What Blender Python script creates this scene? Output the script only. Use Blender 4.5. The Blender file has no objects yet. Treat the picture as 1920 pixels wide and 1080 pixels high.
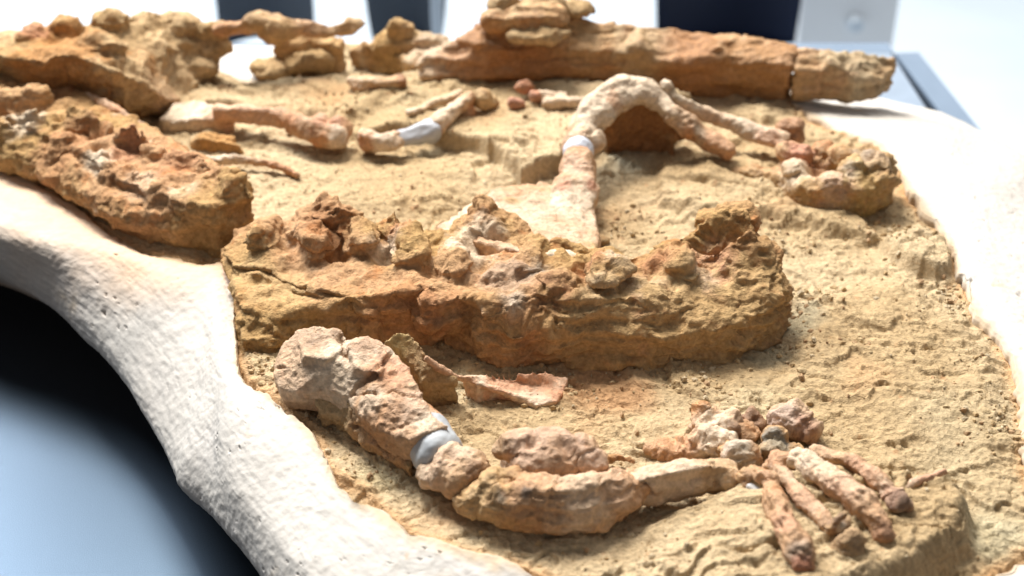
import bpy, bmesh, math, random
import numpy as np
from mathutils import Vector
from mathutils.geometry import delaunay_2d_cdt
R = math.radians
scene = bpy.context.scene
COL = scene.collection

# ------------------------------------------------------------------ camera
CAM_H, PITCH, LENS = 0.70, R(33.0), 50.0
FPX = LENS / 36.0 * 1920.0
cam_d = bpy.data.cameras.new('camera'); cam = bpy.data.objects.new('camera', cam_d); COL.objects.link(cam)
cam.location = (0, 0, CAM_H); cam.rotation_euler = (R(90) - PITCH, 0, 0)
cam_d.lens = LENS; cam_d.sensor_width = 36; cam_d.clip_start = 0.02; cam_d.clip_end = 60
cam_d.dof.use_dof = True; cam_d.dof.focus_distance = 1.15; cam_d.dof.aperture_fstop = 4.2
scene.camera = cam
# ------------------------------------------------------------------ world and lamps (a bright hall, light from tall windows behind the table)
w = bpy.data.worlds.new('World'); scene.world = w; w.use_nodes = True
bg = w.node_tree.nodes['Background']; bg.inputs[0].default_value = (0.95, 0.96, 1.0, 1); bg.inputs[1].default_value = 0.165
def area(name, loc, target, sx, sy, power, color):
    l = bpy.data.lights.new(name, 'AREA'); l.shape = 'RECTANGLE'; l.size = sx; l.size_y = sy; l.energy = power; l.color = color
    o = bpy.data.objects.new(name, l); COL.objects.link(o); o.location = loc
    o.rotation_euler = (Vector(target) - Vector(loc)).to_track_quat('-Z', 'Y').to_euler(); return o
area('window_light', (-0.9, 3.4, 3.7), (0, 1.1, 0), 1.5, 1.1, 262, (1.0, 0.955, 0.885))
area('window_light', (-2.9, 4.2, 3.1), (-0.5, 1.0, 0), 1.5, 1.3, 230, (0.86, 0.93, 1.0))
area('ceiling_light', (1.3, 3.0, 3.6), (0, 1.2, 0), 1.6, 1.2, 40, (1.0, 0.97, 0.93))
scene.view_settings.view_transform = 'Standard'; scene.view_settings.look = 'None'
scene.view_settings.exposure = 0.56; scene.view_settings.gamma = 1
scene.cycles.max_bounces = 8; scene.cycles.diffuse_bounces = 4

# ------------------------------------------------------------------ measuring: a place in the photo plus a height gives a point in the world
CP, SP = math.cos(PITCH), math.sin(PITCH)
def ray(px, py):
    u = (px - 960.0) / FPX; v = (540.0 - py) / FPX
    return Vector((u, CP + v * SP, -SP + v * CP))
def P(px, py, h=0.0):
    d = ray(px, py); t = (h - CAM_H) / d.z
    return Vector((d.x * t, d.y * t, h))
def PD(px, py, Y):
    d = ray(px, py); t = Y / d.y
    return Vector((d.x * t, Y, CAM_H + d.z * t))
def M(px, py, h=0.0):               # metres per photo pixel there
    return ((h - CAM_H) / ray(px, py).z) / FPX

# ------------------------------------------------------------------ noise
_rng = np.random.RandomState(7)
_perm = np.concatenate([_rng.permutation(256)] * 3)
_g = _rng.normal(size=(256, 3)); _g /= np.linalg.norm(_g, axis=1)[:, None]; _g = _g.astype(np.float32)
def perlin(p):
    p = np.asarray(p, dtype=np.float32)
    i = np.floor(p).astype(np.int32); f = p - i; i &= 255
    u = f * f * f * (f * (f * 6 - 15) + 10)
    out = 0
    for dx in (0, 1):
        a = _perm[i[:, 0] + dx]; wx = u[:, 0] if dx else 1 - u[:, 0]
        for dy in (0, 1):
            b = _perm[a + i[:, 1] + dy]; wy = u[:, 1] if dy else 1 - u[:, 1]
            for dz in (0, 1):
                g = _g[_perm[b + i[:, 2] + dz]]
                wz = u[:, 2] if dz else 1 - u[:, 2]
                out = out + wx * wy * wz * (g[:, 0] * (f[:, 0] - dx) + g[:, 1] * (f[:, 1] - dy) + g[:, 2] * (f[:, 2] - dz))
    return out * 1.6
def fbm(p, s, n=4, gain=0.5, off=0.0):
    p = np.asarray(p, dtype=np.float32) * s + off + 40.0; a = 1.0; o = 0; t = 0
    for k in range(n):
        o = o + a * perlin(p); t += a; a *= gain; p = p * 2.03 + 17.3
    return o / t
def ridged(p, s, n=3, off=0.0):
    p = np.asarray(p, dtype=np.float32) * s + off + 40.0; a = 1.0; o = 0; t = 0
    for k in range(n):
        o = o + a * (1 - 2 * np.abs(perlin(p))); t += a; a *= 0.55; p = p * 2.1 + 11.7
    return o / t
def _hash(ix, iy, iz, k):
    h = (ix * 374761393 + iy * 668265263 + iz * 2147483647 + k * 1274126177) & 0xffffffff
    h = ((h ^ (h >> 13)) * 1274126177) & 0xffffffff
    return ((h ^ (h >> 16)) & 0xffff) / 65535.0
def chips(p, s, tilt=0.5, off=0.0, flat=False):
    """broken facets: every cell has its own height and its own tilt"""
    p = np.asarray(p, dtype=np.float64) * s + off + 50.0
    i = np.floor(p).astype(np.int64); best = np.full(len(p), 9e9); out = np.zeros(len(p))
    for dx in (-1, 0, 1):
        for dy in (-1, 0, 1):
            for dz in ((0,) if flat else (-1, 0, 1)):
                jx, jy, jz = i[:, 0] + dx, i[:, 1] + dy, i[:, 2] + dz
                rx = p[:, 0] - jx - _hash(jx, jy, jz, 1); ry = p[:, 1] - jy - _hash(jx, jy, jz, 2); rz = p[:, 2] - jz - _hash(jx, jy, jz, 3)
                d = rx * rx + ry * ry + rz * rz; m = d < best
                hv = _hash(jx, jy, jz, 4) - 0.5 + tilt * 2 * (rx * (_hash(jx, jy, jz, 5) - .5) + ry * (_hash(jx, jy, jz, 6) - .5) + rz * (_hash(jx, jy, jz, 7) - .5))
                out[m] = hv[m]; best[m] = d[m]
    return out
def sst(a, b, x):
    t = np.clip((x - a) / (b - a), 0, 1); return t * t * (3 - 2 * t)
def segdist(xy, pts):               # distance of every point to a polyline
    d = np.full(len(xy), 1e9, dtype=np.float32)
    for a, b in zip(pts[:-1], pts[1:]):
        a = np.array(a, dtype=np.float32); b = np.array(b, dtype=np.float32); ab = b - a
        t = np.clip(((xy - a) @ ab) / max(1e-12, float(ab @ ab)), 0, 1)
        d = np.minimum(d, np.linalg.norm(xy - a - t[:, None] * ab, axis=1))
    return d
def inpoly(xy, poly):
    c = np.zeros(len(xy), bool); n = len(poly)
    for k in range(n):
        x1, y1 = poly[k]; x2, y2 = poly[(k + 1) % n]
        if y1 == y2: continue
        m = ((y1 > xy[:, 1]) != (y2 > xy[:, 1])) & (xy[:, 0] < (x2 - x1) * (xy[:, 1] - y1) / (y2 - y1) + x1)
        c ^= m
    return c
def sdf(xy, poly):                  # positive inside
    d = segdist(xy, list(poly) + [poly[0]])
    return np.where(inpoly(xy, poly), d, -d)

# ------------------------------------------------------------------ materials (colour attribute = mineral stain, with some painted shade and highlight; nodes add grain and fine relief)
def mat_rock(name, rough=0.92, grain=260.0, bump=0.5, dist=0.0012, var=0.22, spec=0.25, fine=900.0):
    m = bpy.data.materials.new(name); m.use_nodes = True; nt = m.node_tree; N = nt.nodes; L = nt.links
    b = N['Principled BSDF']; b.inputs['Roughness'].default_value = rough; b.inputs['Specular IOR Level'].default_value = spec
    at = N.new('ShaderNodeAttribute'); at.attribute_name = 'Col'
    tc = N.new('ShaderNodeTexCoord')
    n1 = N.new('ShaderNodeTexNoise'); n1.inputs['Scale'].default_value = grain; n1.inputs['Detail'].default_value = 5; n1.inputs['Roughness'].default_value = 0.62
    n2 = N.new('ShaderNodeTexNoise'); n2.inputs['Scale'].default_value = fine; n2.inputs['Detail'].default_value = 3
    L.new(tc.outputs['Object'], n1.inputs['Vector']); L.new(tc.outputs['Object'], n2.inputs['Vector'])
    mr = N.new('ShaderNodeMapRange'); mr.inputs['From Min'].default_value = 0.3; mr.inputs['From Max'].default_value = 0.7
    mr.inputs['To Min'].default_value = 1 - 1.4 * var; mr.inputs['To Max'].default_value = 1 + var
    L.new(n1.outputs['Fac'], mr.inputs['Value'])
    mx = N.new('ShaderNodeVectorMath'); mx.operation = 'SCALE'
    L.new(at.outputs['Color'], mx.inputs[0]); L.new(mr.outputs[0], mx.inputs['Scale'])
    L.new(mx.outputs[0], b.inputs['Base Color'])
    ad = N.new('ShaderNodeMath'); ad.operation = 'MULTIPLY_ADD'; ad.inputs[1].default_value = 0.35
    L.new(n2.outputs['Fac'], ad.inputs[0]); L.new(n1.outputs['Fac'], ad.inputs[2])
    bp = N.new('ShaderNodeBump'); bp.inputs['Strength'].default_value = bump; bp.inputs['Distance'].default_value = dist
    L.new(ad.outputs[0], bp.inputs['Height']); L.new(bp.outputs[0], b.inputs['Normal'])
    return m
M_ROCK = mat_rock('sandstone', 0.95, 260, 0.9, 0.0032, 0.20, 0.12)
M_BONE = mat_rock('fossil_bone', 0.60, 260, 0.8, 0.0026, 0.20, 0.35)
M_PLAS = mat_rock('plaster', 0.8, 120, 0.35, 0.0015, 0.05, 0.25, 500)
M_RESIN = mat_rock('grey_filler', 0.5, 60, 0.12, 0.001, 0.06, 0.4, 300)
def mat_plain(name, col, rough=0.5, spec=0.5, scale=12.0, var=0.08, bump=0.0):
    m = bpy.data.materials.new(name); m.use_nodes = True; nt = m.node_tree; N = nt.nodes; L = nt.links
    b = N['Principled BSDF']; b.inputs['Roughness'].default_value = rough; b.inputs['Specular IOR Level'].default_value = spec
    tc = N.new('ShaderNodeTexCoord'); n = N.new('ShaderNodeTexNoise'); n.inputs['Scale'].default_value = scale; n.inputs['Detail'].default_value = 4
    L.new(tc.outputs['Object'], n.inputs['Vector'])
    cr = N.new('ShaderNodeValToRGB'); cr.color_ramp.elements[0].position = 0.3; cr.color_ramp.elements[1].position = 0.7
    cr.color_ramp.elements[0].color = tuple(c * (1 - var) for c in col) + (1,); cr.color_ramp.elements[1].color = tuple(min(1, c * (1 + var)) for c in col) + (1,)
    L.new(n.outputs['Fac'], cr.inputs[0]); L.new(cr.outputs[0], b.inputs['Base Color'])
    if bump:
        bp = N.new('ShaderNodeBump'); bp.inputs['Strength'].default_value = bump; bp.inputs['Distance'].default_value = 0.001
        L.new(n.outputs['Fac'], bp.inputs['Height']); L.new(bp.outputs[0], b.inputs['Normal'])
    return m

# ------------------------------------------------------------------ object helpers
def tag(o, label=None, cat=None, group=None, kind=None):
    if label: o['label'] = label
    if cat: o['category'] = cat
    if group: o['group'] = group
    if kind: o['kind'] = kind
    return o
def empty(name, loc, label, cat, group=None):
    o = bpy.data.objects.new(name, None); COL.objects.link(o); o.location = loc; o.empty_display_size = 0.02
    return tag(o, label, cat, group)
def link(name, verts, faces, mat, parent=None, smooth=True, cols=None):
    me = bpy.data.meshes.new(name)
    if isinstance(faces, np.ndarray):
        nv, nf = len(verts), len(faces); k = faces.shape[1]
        me.vertices.add(nv); me.vertices.foreach_set('co', np.asarray(verts, dtype=np.float32).ravel())
        me.loops.add(nf * k); me.loops.foreach_set('vertex_index', faces.astype(np.int32).ravel())
        me.polygons.add(nf); me.polygons.foreach_set('loop_start', np.arange(0, nf * k, k, dtype=np.int32))
        me.update(calc_edges=True); me.validate()
    else:
        me.from_pydata([tuple(v) for v in verts], [], faces)
    me.materials.append(mat)
    me.polygons.foreach_set('use_smooth', np.full(len(me.polygons), smooth)); me.update()
    if cols is not None: setcol(me, cols)
    o = bpy.data.objects.new(name, me); COL.objects.link(o)
    if parent:
        o.parent = parent; o.matrix_parent_inverse.identity()
        o.location = -parent.location
    return o
def setcol(me, c):
    a = me.color_attributes.new('Col', 'FLOAT_COLOR', 'POINT')
    c4 = np.ones((len(me.vertices), 4), dtype=np.float32); c4[:, :3] = np.clip(c, 0, 1); a.data.foreach_set('color', c4.ravel())

# closed shells that a solid is welded from: every one returns (verts, faces)
TUBE = [0]
def tube(pts, seg=16, flat=1.0, wob=1.0):
    """pts: (px, py, height of the axis, radius in photo pixels[, vertical squash])"""
    C = [P(p[0], p[1], p[2]) for p in pts]; r = [p[3] * M(p[0], p[1], p[2]) for p in pts]; fl = [p[4] if len(p) > 4 else flat for p in pts]
    # refine with catmull-rom
    CC, RR, FF = [], [], []
    n = len(C)
    for k in range(n - 1):
        a, b, c, d = C[max(0, k - 1)], C[k], C[k + 1], C[min(n - 1, k + 2)]
        for t in ([0, .25, .5, .75] if k < n - 2 else [0, .25, .5, .75, 1]):
            CC.append(0.5 * ((2 * b) + (c - a) * t + (2 * a - 5 * b + 4 * c - d) * t * t + (3 * b - a - 3 * c + d) * t ** 3))
            RR.append(r[k] + (r[k + 1] - r[k]) * t); FF.append(fl[k] + (fl[k + 1] - fl[k]) * t)
    V, F = [], []; m = len(CC)
    rings = []
    for k in range(m):
        T = (CC[min(m - 1, k + 1)] - CC[max(0, k - 1)]).normalized()
        side = T.cross(Vector((0, 0, 1)))
        if side.length < 0.15: side = Vector((1, 0, 0))
        side.normalize(); up = side.cross(T).normalized()
        rings.append((CC[k], T, side, up, RR[k], FF[k]))
    full = []
    c, T, s, u, rr, ff = rings[0]
    for q in (0.35, 0.75): full.append((c - T * rr * 0.7 * (1 - q) , T, s, u, rr * math.sqrt(1 - (1 - q) ** 2), ff))
    full += rings
    c, T, s, u, rr, ff = rings[-1]
    for q in (0.75, 0.35): full.append((c + T * rr * 0.7 * (1 - q), T, s, u, rr * math.sqrt(1 - (1 - q) ** 2), ff))
    TUBE[0] += 1; t0 = TUBE[0] * 2.39996
    for q, (c, T, s, u, rr, ff) in enumerate(full):
        for j in range(seg):
            a = 2 * math.pi * j / seg; w = q * 0.16
            m = 1 + wob * (0.10 * math.cos(2 * a + t0 + w) + 0.085 * math.cos(3 * a + 2.1 * t0 - 1.3 * w) + 0.05 * math.cos(5 * a + t0 * 3.3 + w * 2) + 0.06 * math.sin(q * 1.1 + t0))
            V.append(c + s * (rr * m * math.cos(a)) + u * (rr * m * ff * math.sin(a)))
    m = len(full)
    for k in range(m - 1):
        for j in range(seg):
            F.append((k * seg + j, k * seg + (j + 1) % seg, (k + 1) * seg + (j + 1) % seg, (k + 1) * seg + j))
    F.append(tuple(range(seg))[::-1]); F.append(tuple((m - 1) * seg + j for j in range(seg)))
    return V, F
def ball(px, py, h, rx, ry=None, rz=None, rot=0.0, n=14):
    """radii: rx in photo pixels across, ry / rz as fractions of it (depth, height)"""
    c = P(px, py, h); r = rx * M(px, py, h); ry = 1.0 if ry is None else ry; rz = 0.8 if rz is None else rz
    V, F = [], []; ca, sa = math.cos(rot), math.sin(rot)
    for i in range(n + 1):
        th = math.pi * i / n
        for j in range(2 * n):
            a = math.pi * j / n
            x, y, z = r * math.sin(th) * math.cos(a), r * ry * math.sin(th) * math.sin(a), r * rz * math.cos(th)
            if i in (0, n) and j: continue
            V.append(Vector((c.x + x * ca - y * sa, c.y + x * sa + y * ca, c.z + z)))
    idx = lambda i, j: 0 if i == 0 else (1 + (n - 1) * 2 * n if i == n else 1 + (i - 1) * 2 * n + j % (2 * n))
    for i in range(n):
        for j in range(2 * n):
            q = [idx(i, j), idx(i + 1, j), idx(i + 1, j + 1), idx(i, j + 1)]
            q2 = [];
            for v in q:
                if v not in q2: q2.append(v)
            F.append(tuple(q2))
    return V, F
def slab(rim, inner=(), hb=-0.01, grow=0.0):
    """a rock plate: rim points (px, py, top height), inner points that shape its top; sides go down to hb, spreading by grow metres"""
    T = [P(*p) for p in rim]; n = len(T)
    a = sum(T[k].x * T[(k + 1) % n].y - T[(k + 1) % n].x * T[k].y for k in range(n))
    if a < 0: T.reverse()
    I = [P(*p) for p in inner]
    A = T + I
    vo, eo, fo, vi, ei, fi = delaunay_2d_cdt([v.xy for v in A], [(k, (k + 1) % n) for k in range(n)], [], 1, 1e-6)
    V = []
    for k, v in enumerate(vo):
        o = vi[k]; V.append(Vector((v.x, v.y, A[o[0]].z if o else 0.03)))
    F = [tuple(f) for f in fo]
    c = sum(T, Vector()) / n
    # map of boundary
    order = []
    for k in range(n):
        for q, o in enumerate(vi):
            if k in o: order.append(q); break
    base = len(V); mid = base + n
    for lvl, fz in ((0, 0.5), (1, 1.0)):
        for k in range(n):
            p0, p1 = T[k - 1], T[(k + 1) % n]; e = (p1 - p0); nrm = Vector((e.y, -e.x, 0)).normalized()
            g = grow * (0.35 if lvl == 0 else 1.0)
            V.append(Vector((T[k].x + nrm.x * g, T[k].y + nrm.y * g, T[k].z + (hb - T[k].z) * fz)))
    for k in range(n):
        k2 = (k + 1) % n
        F.append((order[k], base + k, base + k2, order[k2])); F.append((base + k, mid + k, mid + k2, base + k2))
    F.append(tuple(mid + k for k in range(n))[::-1])
    return V, F

C_OCH = (0.43, 0.285, 0.14); C_OCH2 = (0.52, 0.365, 0.205); C_BONE = (0.50, 0.315, 0.195); C_WHT = (0.68, 0.575, 0.48)
C_ORG = (0.45, 0.20, 0.085); C_BRN = (0.27, 0.125, 0.06); C_DRK = (0.12, 0.085, 0.07); C_GREY = (0.30, 0.30, 0.30); C_RED = (0.42, 0.19, 0.12)
DEF = dict(
    rock=dict(base=(C_OCH, C_OCH2), specks=((C_ORG, 0.30, 30), (C_BRN, 0.42, 60))),
    redrock=dict(base=(C_OCH, C_BONE), specks=((C_ORG, 0.12, 26), (C_BRN, 0.30, 55), (C_WHT, 0.30, 34))),
    bone=dict(base=(C_BONE, C_WHT), specks=((C_ORG, 0.14, 24), (C_BRN, 0.38, 70), (C_OCH, 0.32, 33))),
    farbone=dict(base=(C_BONE, C_OCH2), specks=((C_WHT, 0.10, 16), (C_ORG, 0.22, 24), (C_OCH, 0.20, 20))),
)
def paint(v, kind, zones, hz, seed):
    d = DEF[kind]; n = len(v)
    t = sst(-0.35, 0.35, fbm(v, 9, 3, off=seed))[:, None]
    c = np.array(d['base'][0]) * (1 - t) + np.array(d['base'][1]) * t
    for q, (sc, th, fr) in enumerate(d['specks']):
        m = sst(th - 0.05, th + 0.30, fbm(v, fr, 5, 0.7, off=seed + 5 * q + 3))[:, None] * 0.8
        c = c * (1 - m) + np.array(sc) * m
    for z in zones:
        px, py, r, colr = z[:4]; h = z[4] if len(z) > 4 else hz; s = z[5] if len(z) > 5 else 0.85; yx = z[6] if len(z) > 6 else 1.0
        cpt = np.array(P(px, py, h)); rm = r * M(px, py, h)
        dd = v - cpt; dist = np.sqrt(dd[:, 0] ** 2 + (dd[:, 1] / yx) ** 2 + (dd[:, 2] * 0.6) ** 2) / rm
        near = dist < 1.7
        if not near.any(): continue
        k = np.zeros(n); k[near] = sst(1.3, 0.5, dist[near] + 0.9 * fbm(v[near], 55, 4, 0.7, off=seed + 9))
        k = (k * s)[:, None]; c = c * (1 - k) + np.array(colr) * k
    q = v * np.array((0.6, 1.0, 1.3))
    m = sst(0.16, 0.42, fbm(q, 75, 4, 0.75, off=seed + 26))[:, None] * (0.55 if kind != 'rock' else 0.4); c = c * (1 - m) + np.array((0.30, 0.155, 0.075)) * m
    c = c * (1 + 0.40 * fbm(v, 140, 4, 0.8, off=seed + 20))[:, None]
    if kind != 'rock': c = c * np.array((0.98, 0.915, 0.79))
    return c
SEED = [0.0]
def solid(name, shells, mat=None, voxel=0.0016, smooth=2, kind='bone', hz=0.03, amp=0.0025, amp_s=45, fine=0.0012, fine_s=200,
          strata=0.0, strata_s=(9, 9, 170), ridge=0.0, ridge_s=60, rough=(), dents=(), cracks=(), zones=(), parent=None, colour=None, grain=None, melt=3, warp=None, warp_s=42, chip=None, chip_s=60):
    """weld the shells, remesh, then carve: dents push along z, rough spots crumble, cracks cut in, noise along the normal"""
    if warp is None: warp = 0.0036 if (mat is M_ROCK or kind == 'redrock') else 0.0017
    if colour: chip, warp, melt = 0.0, 0.0015, 3
    V, F = [], []
    for v, f in shells:
        b = len(V); V += [tuple(x) for x in v]; F += [tuple(b + i for i in q) for q in f]
    me = bpy.data.meshes.new(name); me.from_pydata(V, [], F); me.update()
    bm = bmesh.new(); bm.from_mesh(me); bmesh.ops.recalc_face_normals(bm, faces=bm.faces[:]); bm.to_mesh(me); bm.free()
    tmp = bpy.data.objects.new(name + '_shell', me); COL.objects.link(tmp)
    md = tmp.modifiers.new('r', 'REMESH'); md.mode = 'VOXEL'; md.voxel_size = voxel; md.adaptivity = 0
    if smooth:
        ms = tmp.modifiers.new('s', 'SMOOTH'); ms.iterations = smooth + melt; ms.factor = 0.5
    dg = bpy.context.evaluated_depsgraph_get(); dg.update()
    m2 = bpy.data.meshes.new_from_object(tmp.evaluated_get(dg)); bpy.data.objects.remove(tmp); bpy.data.meshes.remove(me)
    m2.name = name
    n = len(m2.vertices); v = np.empty(n * 3, dtype=np.float32); m2.vertices.foreach_get('co', v); v = v.reshape(-1, 3)
    nr = np.empty(n * 3, dtype=np.float32); m2.vertex_normals.foreach_get('vector', nr); nr = nr.reshape(-1, 3)
    SEED[0] += 3.7; sd = SEED[0]
    v0 = v.copy()
    for dn in dents:
        px, py, r, a = dn[:4]; h = dn[4] if len(dn) > 4 else hz; yx = dn[5] if len(dn) > 5 else 1.0
        c = np.array(P(px, py, h)); rm = r * M(px, py, h)
        d = np.sqrt((v0[:, 0] - c[0]) ** 2 + ((v0[:, 1] - c[1]) / yx) ** 2) / rm
        v[:, 2] += a * np.clip(1 - d * d, 0, 1) ** 1.5 * np.clip(nr[:, 2] + 0.4, 0, 1)
    rg = np.zeros(n)
    for rz in rough:
        px, py, r, a = rz[:4]; h = rz[4] if len(rz) > 4 else hz
        c = np.array(P(px, py, h)); rm = r * M(px, py, h)
        d = np.sqrt(((v0 - c) ** 2).sum(1)) / rm
        rg = np.maximum(rg, a * sst(1.2, 0.5, d))
    wv = np.stack([fbm(v0, warp_s, 3, 0.55, off=sd + 80 + 13 * k) for k in range(3)], 1) * warp * 1.5
    wv[:, 2] *= 0.8
    v = v + wv.astype(np.float32)
    if chip is None: chip = 0.0026 if (mat is M_ROCK or kind == 'redrock') else 0.0007
    dis = amp * fbm(v0, amp_s, 3, off=sd) * 1.6 + fine * fbm(v0, fine_s, 3, 0.6, off=sd + 2) * 1.6
    if chip:
        q = (v0 + 0.5 * wv) * np.array((1, 1, 1.8)) + 0.004 * fbm(v0, 90, 2, off=sd + 3)[:, None]
        cm = sst(-0.25, 0.3, fbm(v0, 20, 2, off=sd + 44))
        dis = dis + chip * chips(q, chip_s, .6, sd) * cm + chip * 0.45 * chips(q, chip_s * 2.3, .6, sd + 5)
    if ridge: dis = dis + ridge * ridged(v0, ridge_s, 3, off=sd + 7)
    if grain:                       # grooves that run along a bone: (direction px, py from -> to)
        a = P(*grain[0]); b = P(*grain[1]); dv = np.array((b - a).normalized()); al = v0 @ dv
        q = v0 - al[:, None] * dv * 0.86
        dis = dis + grain[2] * ridged(q, grain[3] if len(grain) > 3 else 120, 3, off=sd + 11)
    if strata:
        q = v0 * np.array(strata_s, dtype=np.float32) + 1.2 * fbm(v0, 12, 2, off=sd)[:, None]
        s = perlin(q + 40.0); s2 = perlin(q * 2.1 + 70.0)
        side = np.clip(1.15 - np.abs(nr[:, 2]), 0.15, 1)
        dis = dis + strata * (np.tanh(s * 5) * 0.7 + np.tanh(s2 * 4) * 0.35) * side
    if rough:
        k = rg > 0
        vv = v0[k]
        dis[k] += rg[k] * (0.0055 * ridged(vv, 55, 3, off=sd + 4) + 0.0035 * fbm(vv, 110, 3, 0.7, off=sd + 6))
    for cr in cracks:
        pts, wd, dp = cr[:3]; hh = cr[3] if len(cr) > 3 else hz
        L3 = [np.array(P(p[0], p[1], p[2] if len(p) > 2 else hh)) for p in pts]
        q = v0 + 0.0028 * np.stack([fbm(v0, 70, 2, off=sd + 1), fbm(v0, 70, 2, off=sd + 31), 0 * v0[:, 0]], 1)
        d = segdist(q, L3)
        dis = dis - 1.35 * dp * np.clip(1 - d / (wd * 1.1), 0, 1) ** 0.6
    v = v + nr * dis[:, None].astype(np.float32)
    m2.vertices.foreach_set('co', v.ravel().astype(np.float32))
    m2.materials.clear(); m2.materials.append(mat or M_BONE)
    m2.polygons.foreach_set('use_smooth', np.ones(len(m2.polygons), bool)); m2.update()
    setcol(m2, np.tile(np.array(colour), (n, 1)) * (1 + 0.06 * fbm(v, 60, 3, off=sd))[:, None] if colour else paint(v0 + wv * 0.6, kind, zones, hz, sd))
    o = bpy.data.objects.new(name, m2); COL.objects.link(o)
    if parent: o.parent = parent; o.location = -parent.location
    return o

# ================================================================== THE SETTING
TZ = -0.14
M_FLOOR = mat_plain('pale_floor', (0.54, 0.61, 0.68), 0.35, 0.5, 3, 0.05)
M_TABLE = mat_plain('dark_laminate', (0.010, 0.012, 0.016), 0.33, 0.48, 900, 0.5, 0.10)
M_TABLE.node_tree.nodes['Principled BSDF'].inputs['Specular Tint'].default_value = (0.42, 0.68, 1.0, 1)
M_RIM = mat_plain('table_rim', (0.17, 0.22, 0.29), 0.4, 0.5, 20, 0.05)
M_WHITE = mat_plain('white_panel', (0.84, 0.86, 0.88), 0.5, 0.4, 3, 0.02)
fl = link('floor', [(-9, -3, -1.02), (9, -3, -1.02), (9, 9, -1.02), (-9, 9, -1.02)], [(0, 1, 2, 3)], M_FLOOR); fl['kind'] = 'structure'
wl = link('wall', [(-9, 8, -1.02), (9, 8, -1.02), (9, 8, 4), (-9, 8, 4)], [(0, 1, 2, 3)], M_WHITE); wl['kind'] = 'structure'

def boxmesh(bm, x0, x1, y0, y1, z0, z1, bev=0.0):
    vs = [bm.verts.new(p) for p in ((x0, y0, z0), (x1, y0, z0), (x1, y1, z0), (x0, y1, z0), (x0, y0, z1), (x1, y0, z1), (x1, y1, z1), (x0, y1, z1))]
    fs = [bm.faces.new([vs[i] for i in q]) for q in ((3, 2, 1, 0), (4, 5, 6, 7), (0, 1, 5, 4), (1, 2, 6, 5), (2, 3, 7, 6), (3, 0, 4, 7))]
    if bev:
        es = list({e for f in fs for e in f.edges}); bmesh.ops.bevel(bm, geom=es, offset=bev, segments=3, affect='EDGES', profile=0.5)
def prism(poly, z0, z1):
    n = len(poly); V = [(p[0], p[1], z0) for p in poly] + [(p[0], p[1], z1) for p in poly]
    F = [tuple(range(n))[::-1], tuple(range(n, 2 * n))] + [(k, (k + 1) % n, n + (k + 1) % n, n + k) for k in range(n)]
    return V, F
def bmobj(name, bm, mat, parent=None, smooth=False):
    me = bpy.data.meshes.new(name); bm.to_mesh(me); bm.free(); me.materials.append(mat)
    me.polygons.foreach_set('use_smooth', np.full(len(me.polygons), smooth)); me.update()
    o = bpy.data.objects.new(name, me); COL.objects.link(o)
    if parent: o.parent = parent; o.location = -parent.location
    return o
A = P(1676, 104, TZ); B = P(1768, 226, TZ); dAB = (B - A).normalized(); far = A + dAB * 2.2
left = -2.6
tb = empty('display_table', (0, 1.0, -1.02), 'glossy black display table with a pale blue grey rim, carrying the fossil slab', 'table')
top = [(left, -0.4), (far.x, far.y), (A.x, A.y), (left, A.y)]
v, f = prism(top, TZ - 0.03, TZ); link('table_top', v, f, M_TABLE, tb, False)
nv = Vector((-dAB.y, dAB.x, 0));
if nv.x < 0: nv = -nv
rimp = [A, far, far + nv * 0.035, A + nv * 0.035 + Vector((0, 0.0, 0))]
v, f = prism([(p.x + nv.x * 0.001, p.y + nv.y * 0.001) for p in rimp], TZ - 0.05, TZ + 0.004); link('table_rim', v, f, M_RIM, tb, False)
v, f = prism([(left, A.y + 0.002), (A.x, A.y + 0.002), (A.x, A.y + 0.037), (left, A.y + 0.037)], TZ - 0.05, TZ + 0.004); link('table_rim', v, f, M_RIM, tb, False)
bd = [P(1300, 215, TZ), P(1745, 235, TZ), P(1668, 112, TZ), P(1300, 112, TZ)]  # thin sheet added so the dark tabletop looks lit at the back right
M_LIT_TOP = mat_plain('lit_tabletop_tone', (0.24, 0.29, 0.36), 0.45, 0.4, 30, 0.05)
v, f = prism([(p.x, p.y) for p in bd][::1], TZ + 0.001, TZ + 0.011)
tag(link('lit_tabletop_patch', v, f, M_LIT_TOP, None, False), 'pale blue grey sheet added for the lit tabletop under the back right corner of the plaster jacket', 'board')
for lx, ly in ((-1.9, 0.0), (-1.9, 1.6), (0.55, 1.6), (0.9, 0.5)):
    bm = bmesh.new(); boxmesh(bm, lx - .03, lx + .03, ly - .03, ly + .03, -1.02, TZ - 0.031, 0.004); bmobj('leg', bm, M_RIM, tb)

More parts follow.
